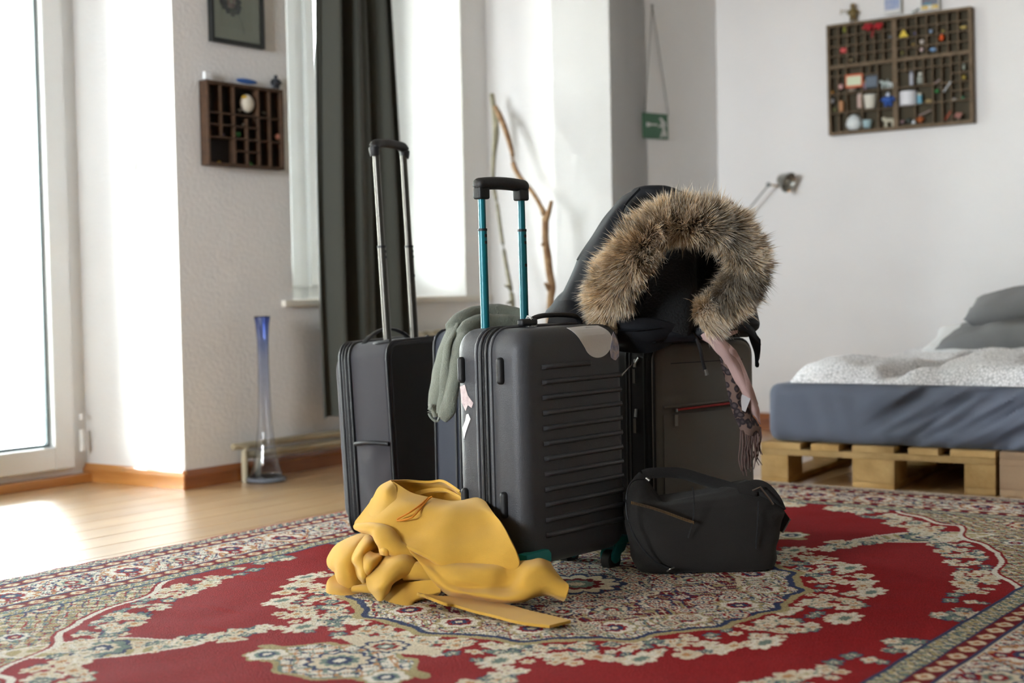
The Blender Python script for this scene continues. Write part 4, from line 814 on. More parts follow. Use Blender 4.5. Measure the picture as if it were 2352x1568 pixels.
# ribbed hem on the right with its zip
psheet('hem', [[(1582, 762, 3.57), (1620, 746, 3.56), (1662, 732, 3.57), (1700, 728, 3.60), (1722, 742, 3.64)], [(1590, 772, 3.565), (1625, 760, 3.555), (1665, 748, 3.565), (1705, 744, 3.60), (1735, 765, 3.65)], [(1598, 780, 3.57), (1632, 772, 3.56), (1668, 760, 3.575), (1710, 760, 3.61), (1746, 792, 3.67)]], m_park, wr=.001)
psheet('hem', [[(1712, 742, 3.62), (1728, 756, 3.64), (1746, 778, 3.66)], [(1722, 775, 3.66), (1734, 790, 3.67), (1747, 800, 3.675)], [(1734, 808, 3.70), (1740, 815, 3.70), (1744, 820, 3.70)], [(1736, 838, 3.73), (1739, 842, 3.73), (1741, 838, 3.73)]], m_park, wr=.001, lab=None)
MB().tube([P(*q)-PO for q in ((1618, 745, 3.555), (1650, 732, 3.56), (1690, 724, 3.585), (1712, 732, 3.61), (1718, 742, 3.62))], .0016, 6, sm=5).build('zip_teeth', m_metal, pk)
MB().tube([P(*q)-PO for q in ((1588, 764, 3.56), (1598, 776, 3.555), (1608, 800, 3.56), (1614, 830, 3.575), (1620, 850, 3.585))], .0045, 8, sm=5).build('drawstring', m_rub, pk)
MB().tube([P(1620, 848, 3.582)-PO, P(1623, 861, 3.584)-PO], [.004, .0055], 10).build('cord_end', m_metal, pk)
MB().box(-.006, .006, -.001, .001, -.001, .001).build('staple', m_metal, pk, smooth=False, loc=None) if 0 else None
sn = MB().tube([P(1497, 806, 3.53)-PO, P(1510, 804, 3.535)-PO], .0012, 6).build('zip_end', m_metal, pk)
# fur: a core tube under thousands of tapering hairs
FP = [(1392, 712, 3.50, 30), (1400, 675, 3.48, 46), (1420, 632, 3.47, 50), (1452, 588, 3.47, 46), (1488, 540, 3.48, 44), (1535, 512, 3.50, 44), (1595, 505, 3.52, 46), (1655, 518, 3.55, 44), (1697, 555, 3.575, 42), (1718, 605, 3.59, 40), (1706, 652, 3.59, 40), (1668, 694, 3.58, 36), (1630, 720, 3.57, 26), (1608, 738, 3.57, 14)]
pts = []; rad = []
for i in range(len(FP)-1):
    for t in range(10):
        u = t/10; g = lambda k: Vector(FP[min(max(k, 0), len(FP)-1)][:3]); pts.append(cm(g(i-1), g(i), g(i+1), g(i+2), u)); rad.append((FP[i][3]*(1-u)+FP[i+1][3]*u)/FPX*3.3)
cp3 = [P(*p)-PO for p in pts]
fur = MB().tube(cp3, [r*.62 for r in rad], 14, up=(0, 1, 0)).build('fur_trim', mat('fur_skin', '#4a3622', .95, bump=.4, bscale=90), pk)
vs = []; fs = []; cs = []
NH = 40000; rh = np.random.RandomState(11)
Nn = len(cp3)
tang = [(cp3[min(i+1, Nn-1)]-cp3[max(i-1, 0)]).normalized() for i in range(Nn)]
cen = P(1590, 640, 3.60)-PO
for h in range(NH):
    i = rh.randint(0, Nn); c = cp3[i]; t = tang[i]; yv = Vector((0, 1, 0)); x = t.cross(yv).normalized(); y = x.cross(t)
    a = rh.uniform(0, 2*math.pi)
    if y.y*math.sin(a) > .55 and rh.rand() < .7: a = -a
    d_ = x*math.cos(a)+y*math.sin(a); base = c+d_*rad[i]*.58+t*rh.uniform(-.004, .004)
    if i < 4: base = c+(d_-t*rh.uniform(0, 1.2)).normalized()*rad[i]*.58; d_ = (d_-t*.8).normalized()
    out = (c-cen).normalized()
    cl = mn.noise(Vector((base.x*45, base.y*45, base.z*45))); cl2 = mn.noise(Vector((base.x*45+9, base.y*45, base.z*45+3))); cl3 = mn.noise(Vector((base.x*16, base.y*16+4, base.z*16)))
    comb = (out*.55+t*(.9*cl3+.45*cl)+Vector((0, -.10, 0))+x*.35*cl2)
    L_ = (.034+.026*rh.rand())*(.75+.5*abs(cl2)+.3*(rh.rand() < .06))
    dr = (d_*1.0+comb*.45+Vector(rh.normal(size=3))*.10).normalized(); dr2 = (dr+comb*.75+Vector(rh.normal(size=3))*.16+Vector((0, 0, -.18))).normalized()
    p1 = base+dr*L_*.4; p2 = p1+dr2*L_*.38; p3 = p2+(dr2+comb*.3+Vector((0, 0, -.1))).normalized()*L_*.32
    sd_ = dr.cross(Vector((rh.normal(), -2.0, rh.normal()))).normalized()*.0007
    k = len(vs); vs += [base-sd_, base+sd_, p1-sd_*.9, p1+sd_*.9, p2-sd_*.6, p2+sd_*.6, p3]; fs += [(k, k+1, k+3, k+2), (k+2, k+3, k+5, k+4), (k+4, k+5, k+6)]
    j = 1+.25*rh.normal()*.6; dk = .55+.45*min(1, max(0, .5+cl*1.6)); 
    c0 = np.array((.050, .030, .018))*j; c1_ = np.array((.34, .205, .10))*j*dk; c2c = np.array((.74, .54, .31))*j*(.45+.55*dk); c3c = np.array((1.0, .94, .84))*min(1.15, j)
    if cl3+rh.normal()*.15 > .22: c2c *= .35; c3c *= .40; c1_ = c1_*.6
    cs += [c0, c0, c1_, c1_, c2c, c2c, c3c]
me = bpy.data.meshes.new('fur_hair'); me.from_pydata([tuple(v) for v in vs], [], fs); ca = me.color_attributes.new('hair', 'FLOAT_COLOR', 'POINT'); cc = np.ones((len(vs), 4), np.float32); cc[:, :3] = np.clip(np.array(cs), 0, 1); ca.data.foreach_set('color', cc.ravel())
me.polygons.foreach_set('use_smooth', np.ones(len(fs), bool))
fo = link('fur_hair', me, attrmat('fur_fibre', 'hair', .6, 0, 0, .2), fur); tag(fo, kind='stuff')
# ------------------------------------------------------------------ pink and leopard scarf
sc = empty('scarf', (.50, 3.62, .55)); tag(sc, 'dusty pink scarf with a leopard-print side and long fringe hanging down the rear suitcase', 'scarf'); CO = Vector(sc.location)
m_pink = mat('dusty_pink_cloth', '#c6a6a0', .9, bump=.25, bscale=500, sheen=.25, var=.05)
m_leo = mat('leopard_cloth', '#8a6f66', .9, bump=.25, bscale=500, sheen=.2); n = m_leo.node_tree; b = n.nodes['Principled BSDF']
t = n.nodes.new('ShaderNodeTexCoord'); nz = n.nodes.new('ShaderNodeTexNoise'); nz.inputs['Scale'].default_value = 40; mx = n.nodes.new('ShaderNodeMixRGB'); mx.inputs[0].default_value = .012
v = n.nodes.new('ShaderNodeTexVoronoi'); v.feature = 'F1'; v.inputs['Scale'].default_value = 50
r_ = n.nodes.new('ShaderNodeValToRGB'); e = r_.color_ramp.elements; e[0].position = .18; e[0].color = col('#54474a'); e[1].position = .34; e[1].color = col('#2c2428'); e.new(.46).color = col('#2c2428'); e.new(.53).color = col('#7a6259')
n.links.new(t.outputs['Object'], nz.inputs['Vector']); n.links.new(t.outputs['Object'], mx.inputs[1]); n.links.new(nz.outputs['Color'], mx.inputs[2]); n.links.new(mx.outputs[0], v.inputs['Vector']); n.links.new(v.outputs[0], r_.inputs[0]); n.links.new(r_.outputs[0], b.inputs['Base Color'])
def csheet(name, rows, m, **k):
    mb = MB(); sheet(mb, [[P(*p)-CO for p in r] for r in rows], k.get('k', 7), .003, k.get('wr', .007), 24, len(name)); return mb.build(name, m, sc, ang=75)
csheet('pink_side', [[(1598, 768, 3.585), (1622, 758, 3.56), (1655, 768, 3.565)], [(1610, 776, 3.575), (1638, 770, 3.55), (1672, 786, 3.565)], [(1632, 790, 3.58), (1662, 796, 3.56), (1692, 808, 3.585)], [(1652, 815, 3.60), (1684, 824, 3.59), (1710, 840, 3.61)],
                     [(1672, 848, 3.625), (1700, 860, 3.615), (1722, 880, 3.635)], [(1690, 880, 3.65), (1716, 900, 3.64), (1735, 915, 3.66)], [(1702, 910, 3.665), (1728, 932, 3.655), (1744, 945, 3.675)], [(1716, 945, 3.68), (1735, 958, 3.675), (1746, 975, 3.69)]], m_pink)
csheet('pink_side', [[(1640, 770, 3.60), (1665, 758, 3.585), (1694, 753, 3.60)], [(1642, 778, 3.605), (1668, 774, 3.59), (1694, 764, 3.605)]], m_pink, wr=.002)
csheet('leopard_side', [[(1652, 820, 3.63), (1664, 830, 3.618), (1684, 845, 3.63)], [(1662, 855, 3.635), (1680, 862, 3.625), (1696, 880, 3.645)], [(1670, 890, 3.645), (1690, 898, 3.635), (1706, 915, 3.655)], [(1676, 922, 3.65), (1696, 930, 3.64), (1718, 940, 3.665)],
                        [(1684, 948, 3.655), (1708, 956, 3.65), (1735, 962, 3.675)], [(1694, 972, 3.66), (1718, 982, 3.655), (1746, 985, 3.685)], [(1701, 985, 3.665), (1720, 1000, 3.66), (1746, 1002, 3.69)]], m_leo)
csheet('pink_side', [[(1606, 772, 3.565), (1616, 765, 3.552), (1630, 764, 3.56)], [(1640, 796, 3.565), (1652, 788, 3.548), (1664, 784, 3.556)], [(1662, 826, 3.592), (1674, 818, 3.575), (1688, 814, 3.588)], [(1682, 862, 3.622), (1695, 852, 3.604), (1708, 846, 3.618)], [(1704, 902, 3.65), (1714, 892, 3.632), (1726, 886, 3.645)], [(1722, 944, 3.675), (1731, 934, 3.658), (1741, 928, 3.67)]], m_pink, wr=.003)
MB().prism([P(*q)-CO for q in ((1704, 905, 3.645), (1724, 915, 3.645), (1712, 946, 3.645), (1694, 936, 3.645))], (0, .0015, 0)).build('care_label', mat('care_label_white', '#c3c1c3', .6, bump=.05), sc, smooth=False)
m_fr = mat('scarf_fringe', '#6f5a55', .9, bump=.3, bscale=300)
for k in range(26):
    x0 = 1702+44*k/25; y0 = 988-8*k/25; ln = 85+12*rg.normal()*.5-25*(k/25)+10*(k % 3); z = 3.655+.03*k/25
    MB().tube([P(x0, y0, z)-CO, P(x0+rg.normal()*2, y0+ln*.35, z-.004)-CO, P(x0+rg.normal()*4, y0+ln*.7, z)-CO, P(x0+rg.normal()*4+2, y0+ln, z+.002)-CO], [.0022, .0017, .0017, .001], 6, sm=3).build('tassel', m_fr, sc)
# ------------------------------------------------------------------ black bag
m_bag = mat('black_canvas', '#1b1714', .85, bump=.4, bscale=650, sheen=.08, var=.06, vscale=14)
bgo = empty('shoulder_bag', F(1600, 1312, RZ)); tag(bgo, 'black canvas bag with a brass zipper slumped before the rear suitcase', 'bag'); GO = Vector(bgo.location)
LV2 = [(1312, 1500, 1740, 3.44, .03), (1305, 1466, 1768, 3.44, .065), (1280, 1452, 1780, 3.445, .08), (1240, 1444, 1786, 3.45, .085), (1200, 1438, 1792, 3.455, .085), (1165, 1438, 1792, 3.46, .08), (1140, 1440, 1782, 3.465, .07), (1120, 1446, 1762, 3.47, .055), (1105, 1456, 1740, 3.475, .035), (1098, 1466, 1715, 3.48, .02)]
rs = []
for s_ in np.linspace(0, len(LV2)-1, 44):
    i = min(int(s_), len(LV2)-2); f = s_-i; y, l, r_, zc, dz = [LV2[i][k]*(1-f)+LV2[i+1][k]*f for k in range(5)]
    pl_, pr_ = P(l, y, zc), P(r_, y, zc); c = (pl_+pr_)/2; a = (pr_.x-pl_.x)/2; ring = []
    for j in range(72):
        t = 2*math.pi*j/72; ct, st_ = math.cos(t), math.sin(t); p = Vector((c.x+a*math.copysign(abs(ct)**.45, ct), c.y+dz*math.copysign(abs(st_)**.7, st_), c.z+(pr_.z-pl_.z)/2*ct))
        k = (ct+1)/2; up_ = s_/(len(LV2)-1)
        p.z -= up_**2*(.055*math.exp(-((k-.38)/.20)**2)+.018*math.exp(-((k-.8)/.15)**2))-up_**2*.018*math.exp(-((k-.05)/.1)**2)
        w = .010*mn.noise(Vector((p.x*9, p.y*9, p.z*12)))+.004*mn.noise(Vector((p.x*26, p.y*20, p.z*30)))+.004*mn.noise(Vector((p.x*5+p.z*30, 3, p.z*22)))
        p.y -= .010*math.exp(-((k-.30)/.25)**2)*(st_ < 0)
        p += Vector((ct, st_, 0))*w; p.z = max(p.z, RZ+.001); ring.append(p-GO)
    rs.append(ring)
mb = MB().rings(rs); mb.build('body', m_bag, bgo, ang=80)
zf = 3.362
def gp_(px, py, z): return P(px, py, z)-GO
mb = MB(); mb.tube([gp_(1450, 1154, zf+.012), gp_(1490, 1164, zf), gp_(1530, 1177, zf-.006), gp_(1565, 1190, zf-.006), gp_(1594, 1200, zf-.004)], .0045, 8, sm=6, flat=.6)
zpr = mb.build('zip_tape', m_pip, bgo)
m_brass = mat('brass', '#9c8460', .4, .9, bump=.02)
zc = [Vector(v_) for v_ in ((1450, 1154, zf+.008), (1490, 1164, zf-.004), (1530, 1177, zf-.010), (1565, 1190, zf-.010), (1594, 1200, zf-.008))]; mb = MB()
for k in range(56):
    t = k/56*4; i = min(int(t), 3); q = cm(zc[max(i-1, 0)], zc[i], zc[i+1], zc[min(i+2, 4)], t-i); p = gp_(*q); mb.box(p.x-.0006, p.x+.0006, p.y-.0012, p.y+.001, p.z-.0035, p.z+.0035)
mb.build('zip_teeth', m_brass, zpr, smooth=False, kind='stuff')
MB().tube([gp_(1478, 1092, 3.44), gp_(1500, 1086, 3.44), (gp_(1560, 1086, 3.45)), gp_(1620, 1103, 3.46), gp_(1680, 1120, 3.45), gp_(1725, 1140, 3.42)], .019, 10, sm=6, flat=.16, up=(.2, 1, .8)).build('shoulder_strap', m_bag, bgo)
MB().tube([gp_(1480, 1100, 3.41), gp_(1456, 1103, 3.39), gp_(1441, 1125, 3.37), (gp_(1439, 1170, 3.355)), gp_(1450, 1215, 3.345), gp_(1475, 1258, 3.34), gp_(1510, 1292, 3.345), gp_(1545, 1308, 3.35)], .0022, 7, sm=6).build('thin_cord', m_pip, bgo)
MB().tube([gp_(1484, 1098, 3.415), gp_(1492, 1104, 3.41)], .0045, 8).build('cord_clasp', m_metal, bgo)
MB().tube([gp_(1532, 1312, 3.345), gp_(1541, 1306, 3.34), gp_(1549, 1303, 3.343)], .0022, 8, sm=3).build('cord_hook', m_metal, bgo)
MB().tube([gp_(1700, 1132, 3.42), gp_(1725, 1124, 3.41), gp_(1748, 1122, 3.41), (gp_(1770, 1145, 3.42)), gp_(1782, 1170, 3.44)], .026, 10, sm=6, flat=.18, up=(.5, 1, .6)).build('strap_end', m_bag, bgo)
MB().tube([gp_(1728, 1126, 3.385), gp_(1746, 1118, 3.385), gp_(1768, 1146, 3.39), gp_(1776, 1158, 3.395)], .0026, 8, sm=0).build('strap_buckle', m_metal, bgo)
MB().prism([gp_(1786, 1150, 3.44), gp_(1815, 1192, 3.44), gp_(1797, 1222, 3.44), gp_(1778, 1215, 3.44)], (0, .012, 0)).build('pocket_tab', m_bag, bgo, smooth=False, bevel=.002)
MB().tube([gp_(1815, 1191, 3.443), gp_(1797, 1223, 3.443)], .0024, 8).build('metal_slider', m_metal, bgo)
for pth in (((1590, 1118, 3.385), (1594, 1145, 3.365), (1592, 1190, 3.355), (1580, 1235, 3.352)), ((1742, 1150, 3.375), (1740, 1200, 3.365), (1736, 1260, 3.363))):
    MB().tube([gp_(*q) for q in pth], .0016, 6, sm=4).build('seam', m_pip, bgo)
# ------------------------------------------------------------------ things on the walls
def wallobj(name, px, py, O, th, label, cat, off=0.0, group=None):
    o = empty(name, onwall(px, py, O, th, off), th); tag(o, label, cat, group); return o
m_case = mat('type_case_wood', '#5c4b34', .7, c2='#75614a', vscale=30, bump=.3, bscale=120); m_case2 = mat('type_case_back', '#2c2318', .8, bump=.2, var=.1)
m_cased = mat('dark_case_wood', '#3a2616', .6, c2='#4e341e', vscale=30, bump=.3, bscale=120); m_caseb = mat('dark_case_back', '#1b120b', .8, bump=.2, var=.1)
m_caseback2 = mat('type_case_cork', '#463d2b', .8, bump=.3, var=.15)
# small type case on the window wall
tl, br_ = wl(456, 180, .0), wl(655, 391, .0); tr_ = wl(653, 205, 0)
TC = wallobj('type_case', 480, 378, A, TH1, 'small dark printer type case on the wall left of the curtain', 'shelf', .042); TC.location = TC.location-n1*.042
w_ = local(onwall(655, 391, A, TH1, .042), A, TH1)[0]-local(onwall(480, 378, A, TH1, .042), A, TH1)[0]; h_ = onwall(478, 183, A, TH1, .042).z-onwall(480, 378, A, TH1, .042).z
def case(root, w, h, dpt, mw, mbk, vd, hd, t=.005, fr=.011):
    MB().box(0, w, -.004, 0, 0, h).build('back_board', mbk, root, smooth=False)
    for x0, x1, z0, z1 in ((0, fr, 0, h), (w-fr, w, 0, h), (fr, w-fr, 0, fr), (fr, w-fr, h-fr, h)): MB().box(x0, x1, -dpt, -.004, z0, z1).build('frame_rail', mw, root, smooth=False, bevel=.001)
    W_, H_ = w-2*fr, h-2*fr
    for x, z0, z1, tt in vd: MB().box(fr+x*W_-tt/2, fr+x*W_+tt/2, -dpt+.004, -.004, fr+z0*H_, fr+z1*H_).build('divider', mw, root, smooth=False)
    for z, x0, x1, tt in hd: MB().box(fr+x0*W_, fr+x1*W_, -dpt+.005, -.004, fr+z*H_-tt/2, fr+z*H_+tt/2).build('divider', mw, root, smooth=False)
T5 = .0055
case(TC, w_, h_, .042, m_cased, m_caseb,
     [(.167, .33, 1, T5), (.345, 0, 1, T5), (.52, 0, .60, T5), (.685, 0, 1, T5), (.845, 0, 1, T5)],
     [(.64, 0, 1, T5), (.49, 0, .685, T5), (.33, 0, 1, T5), (.17, .345, .685, T5)])
def onw(px, py, which, off=.02): return onwall(px, py, *( (A, TH1) if which == 1 else (Dc, TH2)), off)
CM = {}
def cmat(h): return mat('trinket_'+h.lstrip('#'), h, .5, bump=.03, bscale=80)
def trinket(kind, px, py, wpx, hpx, colr, name, label, cat, which=2, off=.02, extra=None, group=None):
    p = onw(px, py+hpx/2, which, off); O, th = (A, TH1) if which == 1 else (Dc, TH2)
    s = p.y/FPX; w = wpx*s/(.62 if which == 1 else .84); h = hpx*s; o = empty(name, p, th); tag(o, label, cat, group); m = cmat(colr); m2 = cmat(extra) if extra else m; d = min(.018, w*.5)
    if kind == 'box': MB().box(-w/2, w/2, -d/2, d/2, 0, h).build('body', m, o, smooth=False, bevel=.001); MB().box(-w*.42, w*.42, -d/2-.0008, -d/2+.001, h*.15, h*.85).build('face', m2, o, smooth=False)
    elif kind == 'cup': MB().lathe([(w*.36, 0), (w*.38, .002), (w*.5, h), (w*.44, h), (w*.33, h*.12), (.0005, h*.1)], n=20).build('bowl', m, o); MB().lathe([(w*.501, h*.97), (w*.505, h*.99), (w*.49, h*1.0)], n=20, cap=False).build('rim', m2, o)
    elif kind == 'mug': MB().lathe([(w*.46, 0), (w*.5, .002), (w*.5, h), (w*.44, h), (w*.42, h*.1), (.0005, h*.08)], n=20).build('bowl', m, o); MB().lathe([(w*.503, h*.95), (w*.508, h*.98), (w*.49, h)], n=20, cap=False).build('rim', m2, o)
    elif kind == 'egg': MB().lathe([(.0005, 0), (w*.30, h*.03), (w*.46, h*.2), (w*.5, h*.4), (w*.42, h*.7), (w*.25, h*.9), (.0005, h)], n=18).build('body', m, o); MB().lathe([(w*.30, h*.86), (w*.31, h*.88), (w*.29, h*.9)], n=16, cap=False).build('opening_rim', m2, o)
    elif kind == 'bottle': MB().lathe([(.0005, 0), (w*.42, 0), (w*.42, h*.62), (w*.2, h*.75), (w*.2, h*.86)], n=14).build('body', m, o); MB().lathe([(w*.28, h*.82), (w*.28, h), (.0005, h)], n=14).build('cap', m2, o)
    elif kind == 'tube': MB().lathe([(w*.4, 0), (w*.45, h*.1), (w*.45, h*.8)], n=12).build('body', m, o); MB().lathe([(w*.38, h*.8), (w*.36, h)], n=12).build('cap', m2, o)
    elif kind == 'tri': MB().prism([Vector((-w/2, 0, 0)), Vector((w/2, 0, 0)), Vector((0, 0, h))], (0, .004, 0)).build('panel', m, o, smooth=False, bevel=.0006)
    elif kind == 'ball': MB().ball((0, 0, h/2), h/2, w/h*.9, .8, 1).build('body', m, o); MB().ball((w*.12, -h*.3, h*.55), h*.16).build('spot', m2, o)
    elif kind == 'fig':
        MB().tube([(0, 0, h*.18), (0, 0, h*.35), (0, 0, h*.6), (0, 0, h*.68)], [w*.22, w*.33, w*.28, w*.14], 12, sm=3).build('torso', m, o); MB().ball((0, 0, h*.82), h*.17, .9, .9, 1).build('head', m2, o)
        for sx in (-1, 1): MB().tube([(sx*w*.14, 0, h*.25), (sx*w*.17, 0, 0)], [w*.12, w*.1], 8).build('leg', m, o); MB().tube([(sx*w*.25, 0, h*.62), (sx*w*.45, -.003, h*.4)], [w*.09, w*.06], 8).build('arm', m, o)
    elif kind == 'animal':
        MB().tube([(-w*.4, 0, h*.5), (-w*.15, 0, h*.58), (w*.2, 0, h*.55), (w*.4, 0, h*.62)], [h*.10, h*.2, h*.18, h*.1], 10, sm=3).build('trunk', m, o); MB().ball((-w*.42, 0, h*.72), h*.17, 1.2, .8, 1).build('head', m2, o)
        for x in (-.28, -.2, .22, .3): MB().tube([(x*w, 0, h*.5), (x*w+.1*w*x, 0, 0)], [h*.09, h*.06], 7).build('leg', m, o)
        MB().tube([(w*.4, 0, h*.6), (w*.5, 0, h*.95)], [h*.05, h*.03], 6).build('tail', m, o)
    elif kind == 'stick': MB().tube([(-w/2, 0, 0), (w/2, 0, h)], [.0035, .003], 8).build('shaft', m, o); MB().ball((w/2, 0, h), .0045).build('tip', m2, o)
    elif kind == 'shell': MB().ball((0, 0, h/2), h/2, w/h, .5, 1, 16, 8).build('body', m, o); MB().ball((-w*.2, -.004, h*.8), h*.2, 1.3, .6, .7).build('edge', m2, o)
    elif kind == 'flower':
        for k in range(9): a = k*.698; MB().ball((w*.3*math.cos(a)*(.6+.4*(k % 2)), -.004*(k % 3), h*.5+h*.3*math.sin(a)*(.6+.4*(k % 2))), h*.22, 1.1, .6, .8, 8, 6).build('petal', m, o)
    return o
small = [('shell', 568, 238, 26, 42, '#d8d0c0', 'seashell', 'white oval shell with a yellow edge in the small type case', 'shell', '#c9a23e'),
 ('flower', 545, 308, 12, 14, '#3d8a4a', 'toy_plant', 'tiny green plant in the small type case', 'toy', None), ('ball', 638, 314, 13, 14, '#c98a78', 'pink_ball', 'pink ball in the right column of the small type case', 'ball', '#a8604a'),
 ('fig', 575, 377, 9, 13, '#3f8a38', 'toy_figure', 'tiny green figure at the bottom of the small type case', 'toy', '#347030'), ('ball', 503, 372, 8, 7, '#9a7a2c', 'brass_bead', 'brass bead at the bottom left of the small type case', 'bead', '#7d6224'),
 ('ball', 551, 253, 10, 8, '#8f887c', 'pebble', 'grey pebble beside the shell in the small type case', 'stone', None), ('ball', 606, 259, 10, 6, '#7c7368', 'pebble', 'flat brown pebble right of the shell in the small type case', 'stone', None),
 ('ball', 512, 309, 9, 6, '#5b4660', 'glass_bead', 'purplish bead on the left shelf of the small type case', 'bead', None), ('ball', 558, 286, 6, 6, '#a39b8f', 'pebble', 'pale pebble at the middle of the small type case', 'stone', None)]
for kd, x, y, w, h, c, nm, lb, ct, ex in small: trinket(kd, x, y, w, h, c, nm, lb, ct, 1, .02, ex)
trinket('box', 476, 174, 12, 18, '#d9dbdc', 'white_box', 'small white box standing on the left end of the small type case', 'box', 1, .02, '#e6e6e6')
t_ = trinket('shell', 567, 187, 40, 12, '#2f5da0', 'blue_dish', 'flat blue dish lying on top of the small type case', 'dish', 1, .02, '#3c6db4')
trinket('fig', 634, 188, 22, 32, '#22252b', 'dark_figurine', 'dark figurine standing on the right end of the small type case', 'figurine', 1, .02, '#2c2f38')
# framed print
FRM = wallobj('picture', 478, 95, A, TH1, 'black-framed flower print hanging above the small type case', 'picture')
fw_ = local(onwall(601, 111, A, TH1), A, TH1)[0]-local(onwall(478, 95, A, TH1), A, TH1)[0]; fh_ = fw_*1.30
mb = MB(); frame_rect(mb, 0, fw_, 0, fh_, .016, -.022, 0); mb.build('frame', mat('black_frame', '#171a19', .4, bump=.02), FRM, smooth=False, bevel=.002)
MB().box(.014, fw_-.014, -.010, -.004, .014, fh_-.014).build('mount', mat('mount_card', '#c6c8ba', .6, bump=.03), FRM, smooth=False)
MB().box(.055, fw_-.055, -.0115, -.010, .06, fh_-.06).build('print', mat('print_paper', '#c0c2b2', .6, bump=.03), FRM, smooth=False)
mpet = mat('ink_petal', '#35363a', .7, bump=.02); mp2 = mat('ink_leaf', '#6c6d66', .7, bump=.02); mp3 = mat('ink_pink', '#b0948c', .7, bump=.02)
mb = MB(); rf = np.random.RandomState(3)
def blot(cx, cz, r, m, nm):
    n_ = 14; MB().prism([Vector((cx+r*(1+.3*math.sin(3*a)+.2*rf.normal()*.4)*math.cos(a), -.0125, cz+r*(1+.25*math.cos(2*a))*math.sin(a)*1.2)) for a in np.linspace(0, 6.28, n_, endpoint=False)], (0, .0008, 0)).build(nm, m, FRM, smooth=False)
cx_, cz_ = fw_*.40, fh_*.46
for k in range(9): a = k*.7; blot(cx_+.035*math.cos(a), cz_+.040*math.sin(a), .013+.004*(k % 3), [mpet, mp2, mpet][k % 3], 'petal')
for k in range(5): a = k*1.25+.4; blot(cx_+.014*math.cos(a), cz_+.018*math.sin(a), .011, mp3, 'petal')
MB().tube([(cx_+.02, -.0122, cz_-.03), (cx_+.05, -.0122, cz_-.07), (cx_+.06, -.0122, cz_-.11)], .0012, 5, sm=3, flat=.5).build('stem', mp2, FRM)
MB().box(.016, fw_-.016, -.017, -.0155, .016, fh_-.016).build('glass', m_glass, FRM, smooth=False)
# emergency-exit sign hanging upside down on a chain
ES = wallobj('exit_sign', 1477, 317, Cc, TH1, 'small green emergency-exit sign hung upside down on a chain', 'sign', .006)
lo = lambda px, py: local(onwall(px, py, Cc, TH1), Vector(ES.location), TH1)
e1, e2, e3, e4 = lo(1475, 258), lo(1532, 264), lo(1533, 321), lo(1478, 317)
ew, eh = (e2[0]-e1[0]), e1[2]-e4[2]; dzr = e3[2]
m_gs = mat('sign_green', '#1f5a34', .5, bump=.02); m_ws = mat('sign_white', '#c8cac4', .5, bump=.02)
tilt = math.atan2(dzr, ew)
sg = MB().box(0, ew, -.004, 0, 0, eh).build('panel', m_gs, ES, smooth=False, bevel=.0008); sg.rotation_euler.y = -tilt
def sp2(pts, nm, m=m_ws): 
    MB().prism([Vector((x*ew, -.0052, z*eh)) for x, z in pts], (0, .0008, 0)).build(nm, m, sg, smooth=False)
sp2([(.12, .62), (.22, .62), (.30, .585), (.56, .585), (.56, .515), (.30, .515), (.22, .46), (.12, .46)], 'arrow')
sp2([(.62, .80), (.72, .86), (.80, .76), (.90, .66), (.93, .50), (.88, .50), (.86, .62), (.82, .66), (.86, .42), (.90, .28), (.80, .24), (.76, .36), (.70, .20), (.64, .06), (.72, .06), (.78, .16), (.80, .30), (.72, .48), (.60, .46), (.60, .52), (.70, .56), (.70, .74)], 'running_man')
MB().cyl((.86*ew, -.0052, .20*eh), (.86*ew, -.0044, .20*eh), ew*.065, 16).build('running_man_head', m_ws, sg)
top_ = lo(1494, 12); m_ch = mat('chain_steel', '#56574f', .4, .8, bump=.05)
link_me = None
for (ax, az) in ((e1[0]+.004, e1[2]-.003), (e2[0]-.004, e2[2]-.003)):
    L = Vector((top_[0]-ax, 0, top_[2]-az)); nL = 34
    for k in range(nL):
        if link_me is None:
            r_l = L.length/nL*.62; mb = MB().tube([(.0035*math.cos(a), 0, r_l*math.sin(a)) for a in np.linspace(0, 2*math.pi, 10, endpoint=False)], .0010, 5, loop=True, up=(0, 1, 0)); ob = mb.build('chain_link', m_ch, ES); link_me = ob.data
        else: ob = link('chain_link', link_me, None, ES)
        ob.location = Vector((ax, -.004, az))+L*((k+.5)/nL); d_ = L.normalized(); ob.rotation_euler = (0, math.atan2(d_.x, d_.z), 0)
        if k % 2: ob.rotation_mode = 'QUATERNION'; ob.rotation_quaternion = Matrix.Rotation(math.atan2(d_.x, d_.z), 3, 'Y').to_quaternion() @ Matrix.Rotation(math.pi/2, 3, 'Z').to_quaternion()
MB().cyl((top_[0], .004, top_[2]), (top_[0], -.012, top_[2]), .002, 8).build('nail', m_ch, ES)
# large type case on the right wall
BC = wallobj('type_case', 1903, 311, Dc, TH2, 'large brown printer type case full of trinkets on the right wall', 'shelf', .045); BC.location = BC.location+Vector((-math.sin(TH2), math.cos(TH2), 0))*.045
def l2(px, py): return local(onwall(px, py, Dc, TH2, .045), Vector(BC.location), TH2)
a1, a2, a3 = l2(1898, 58), l2(2232, 14), l2(2235, 281); bw_ = a3[0]; bh_ = (a1[2]+(a2[2]-a3[2]))/2
BC.rotation_mode = 'QUATERNION'; BC.rotation_quaternion = (Matrix.Rotation(TH2, 3, 'Z') @ Matrix.Rotation(-math.atan2(a3[2], a3[0]), 3, 'Y')).to_quaternion()
T4 = .0045; vd = [(.478, 0, 1, .022)]; hd = [(.62, 0, .465, .016), (.62, .49, 1, .016)]
for k in range(1, 7): vd.append((.465*k/7, .63, 1, T4)); vd.append((.49+.51*k/7, .63, 1, T4))
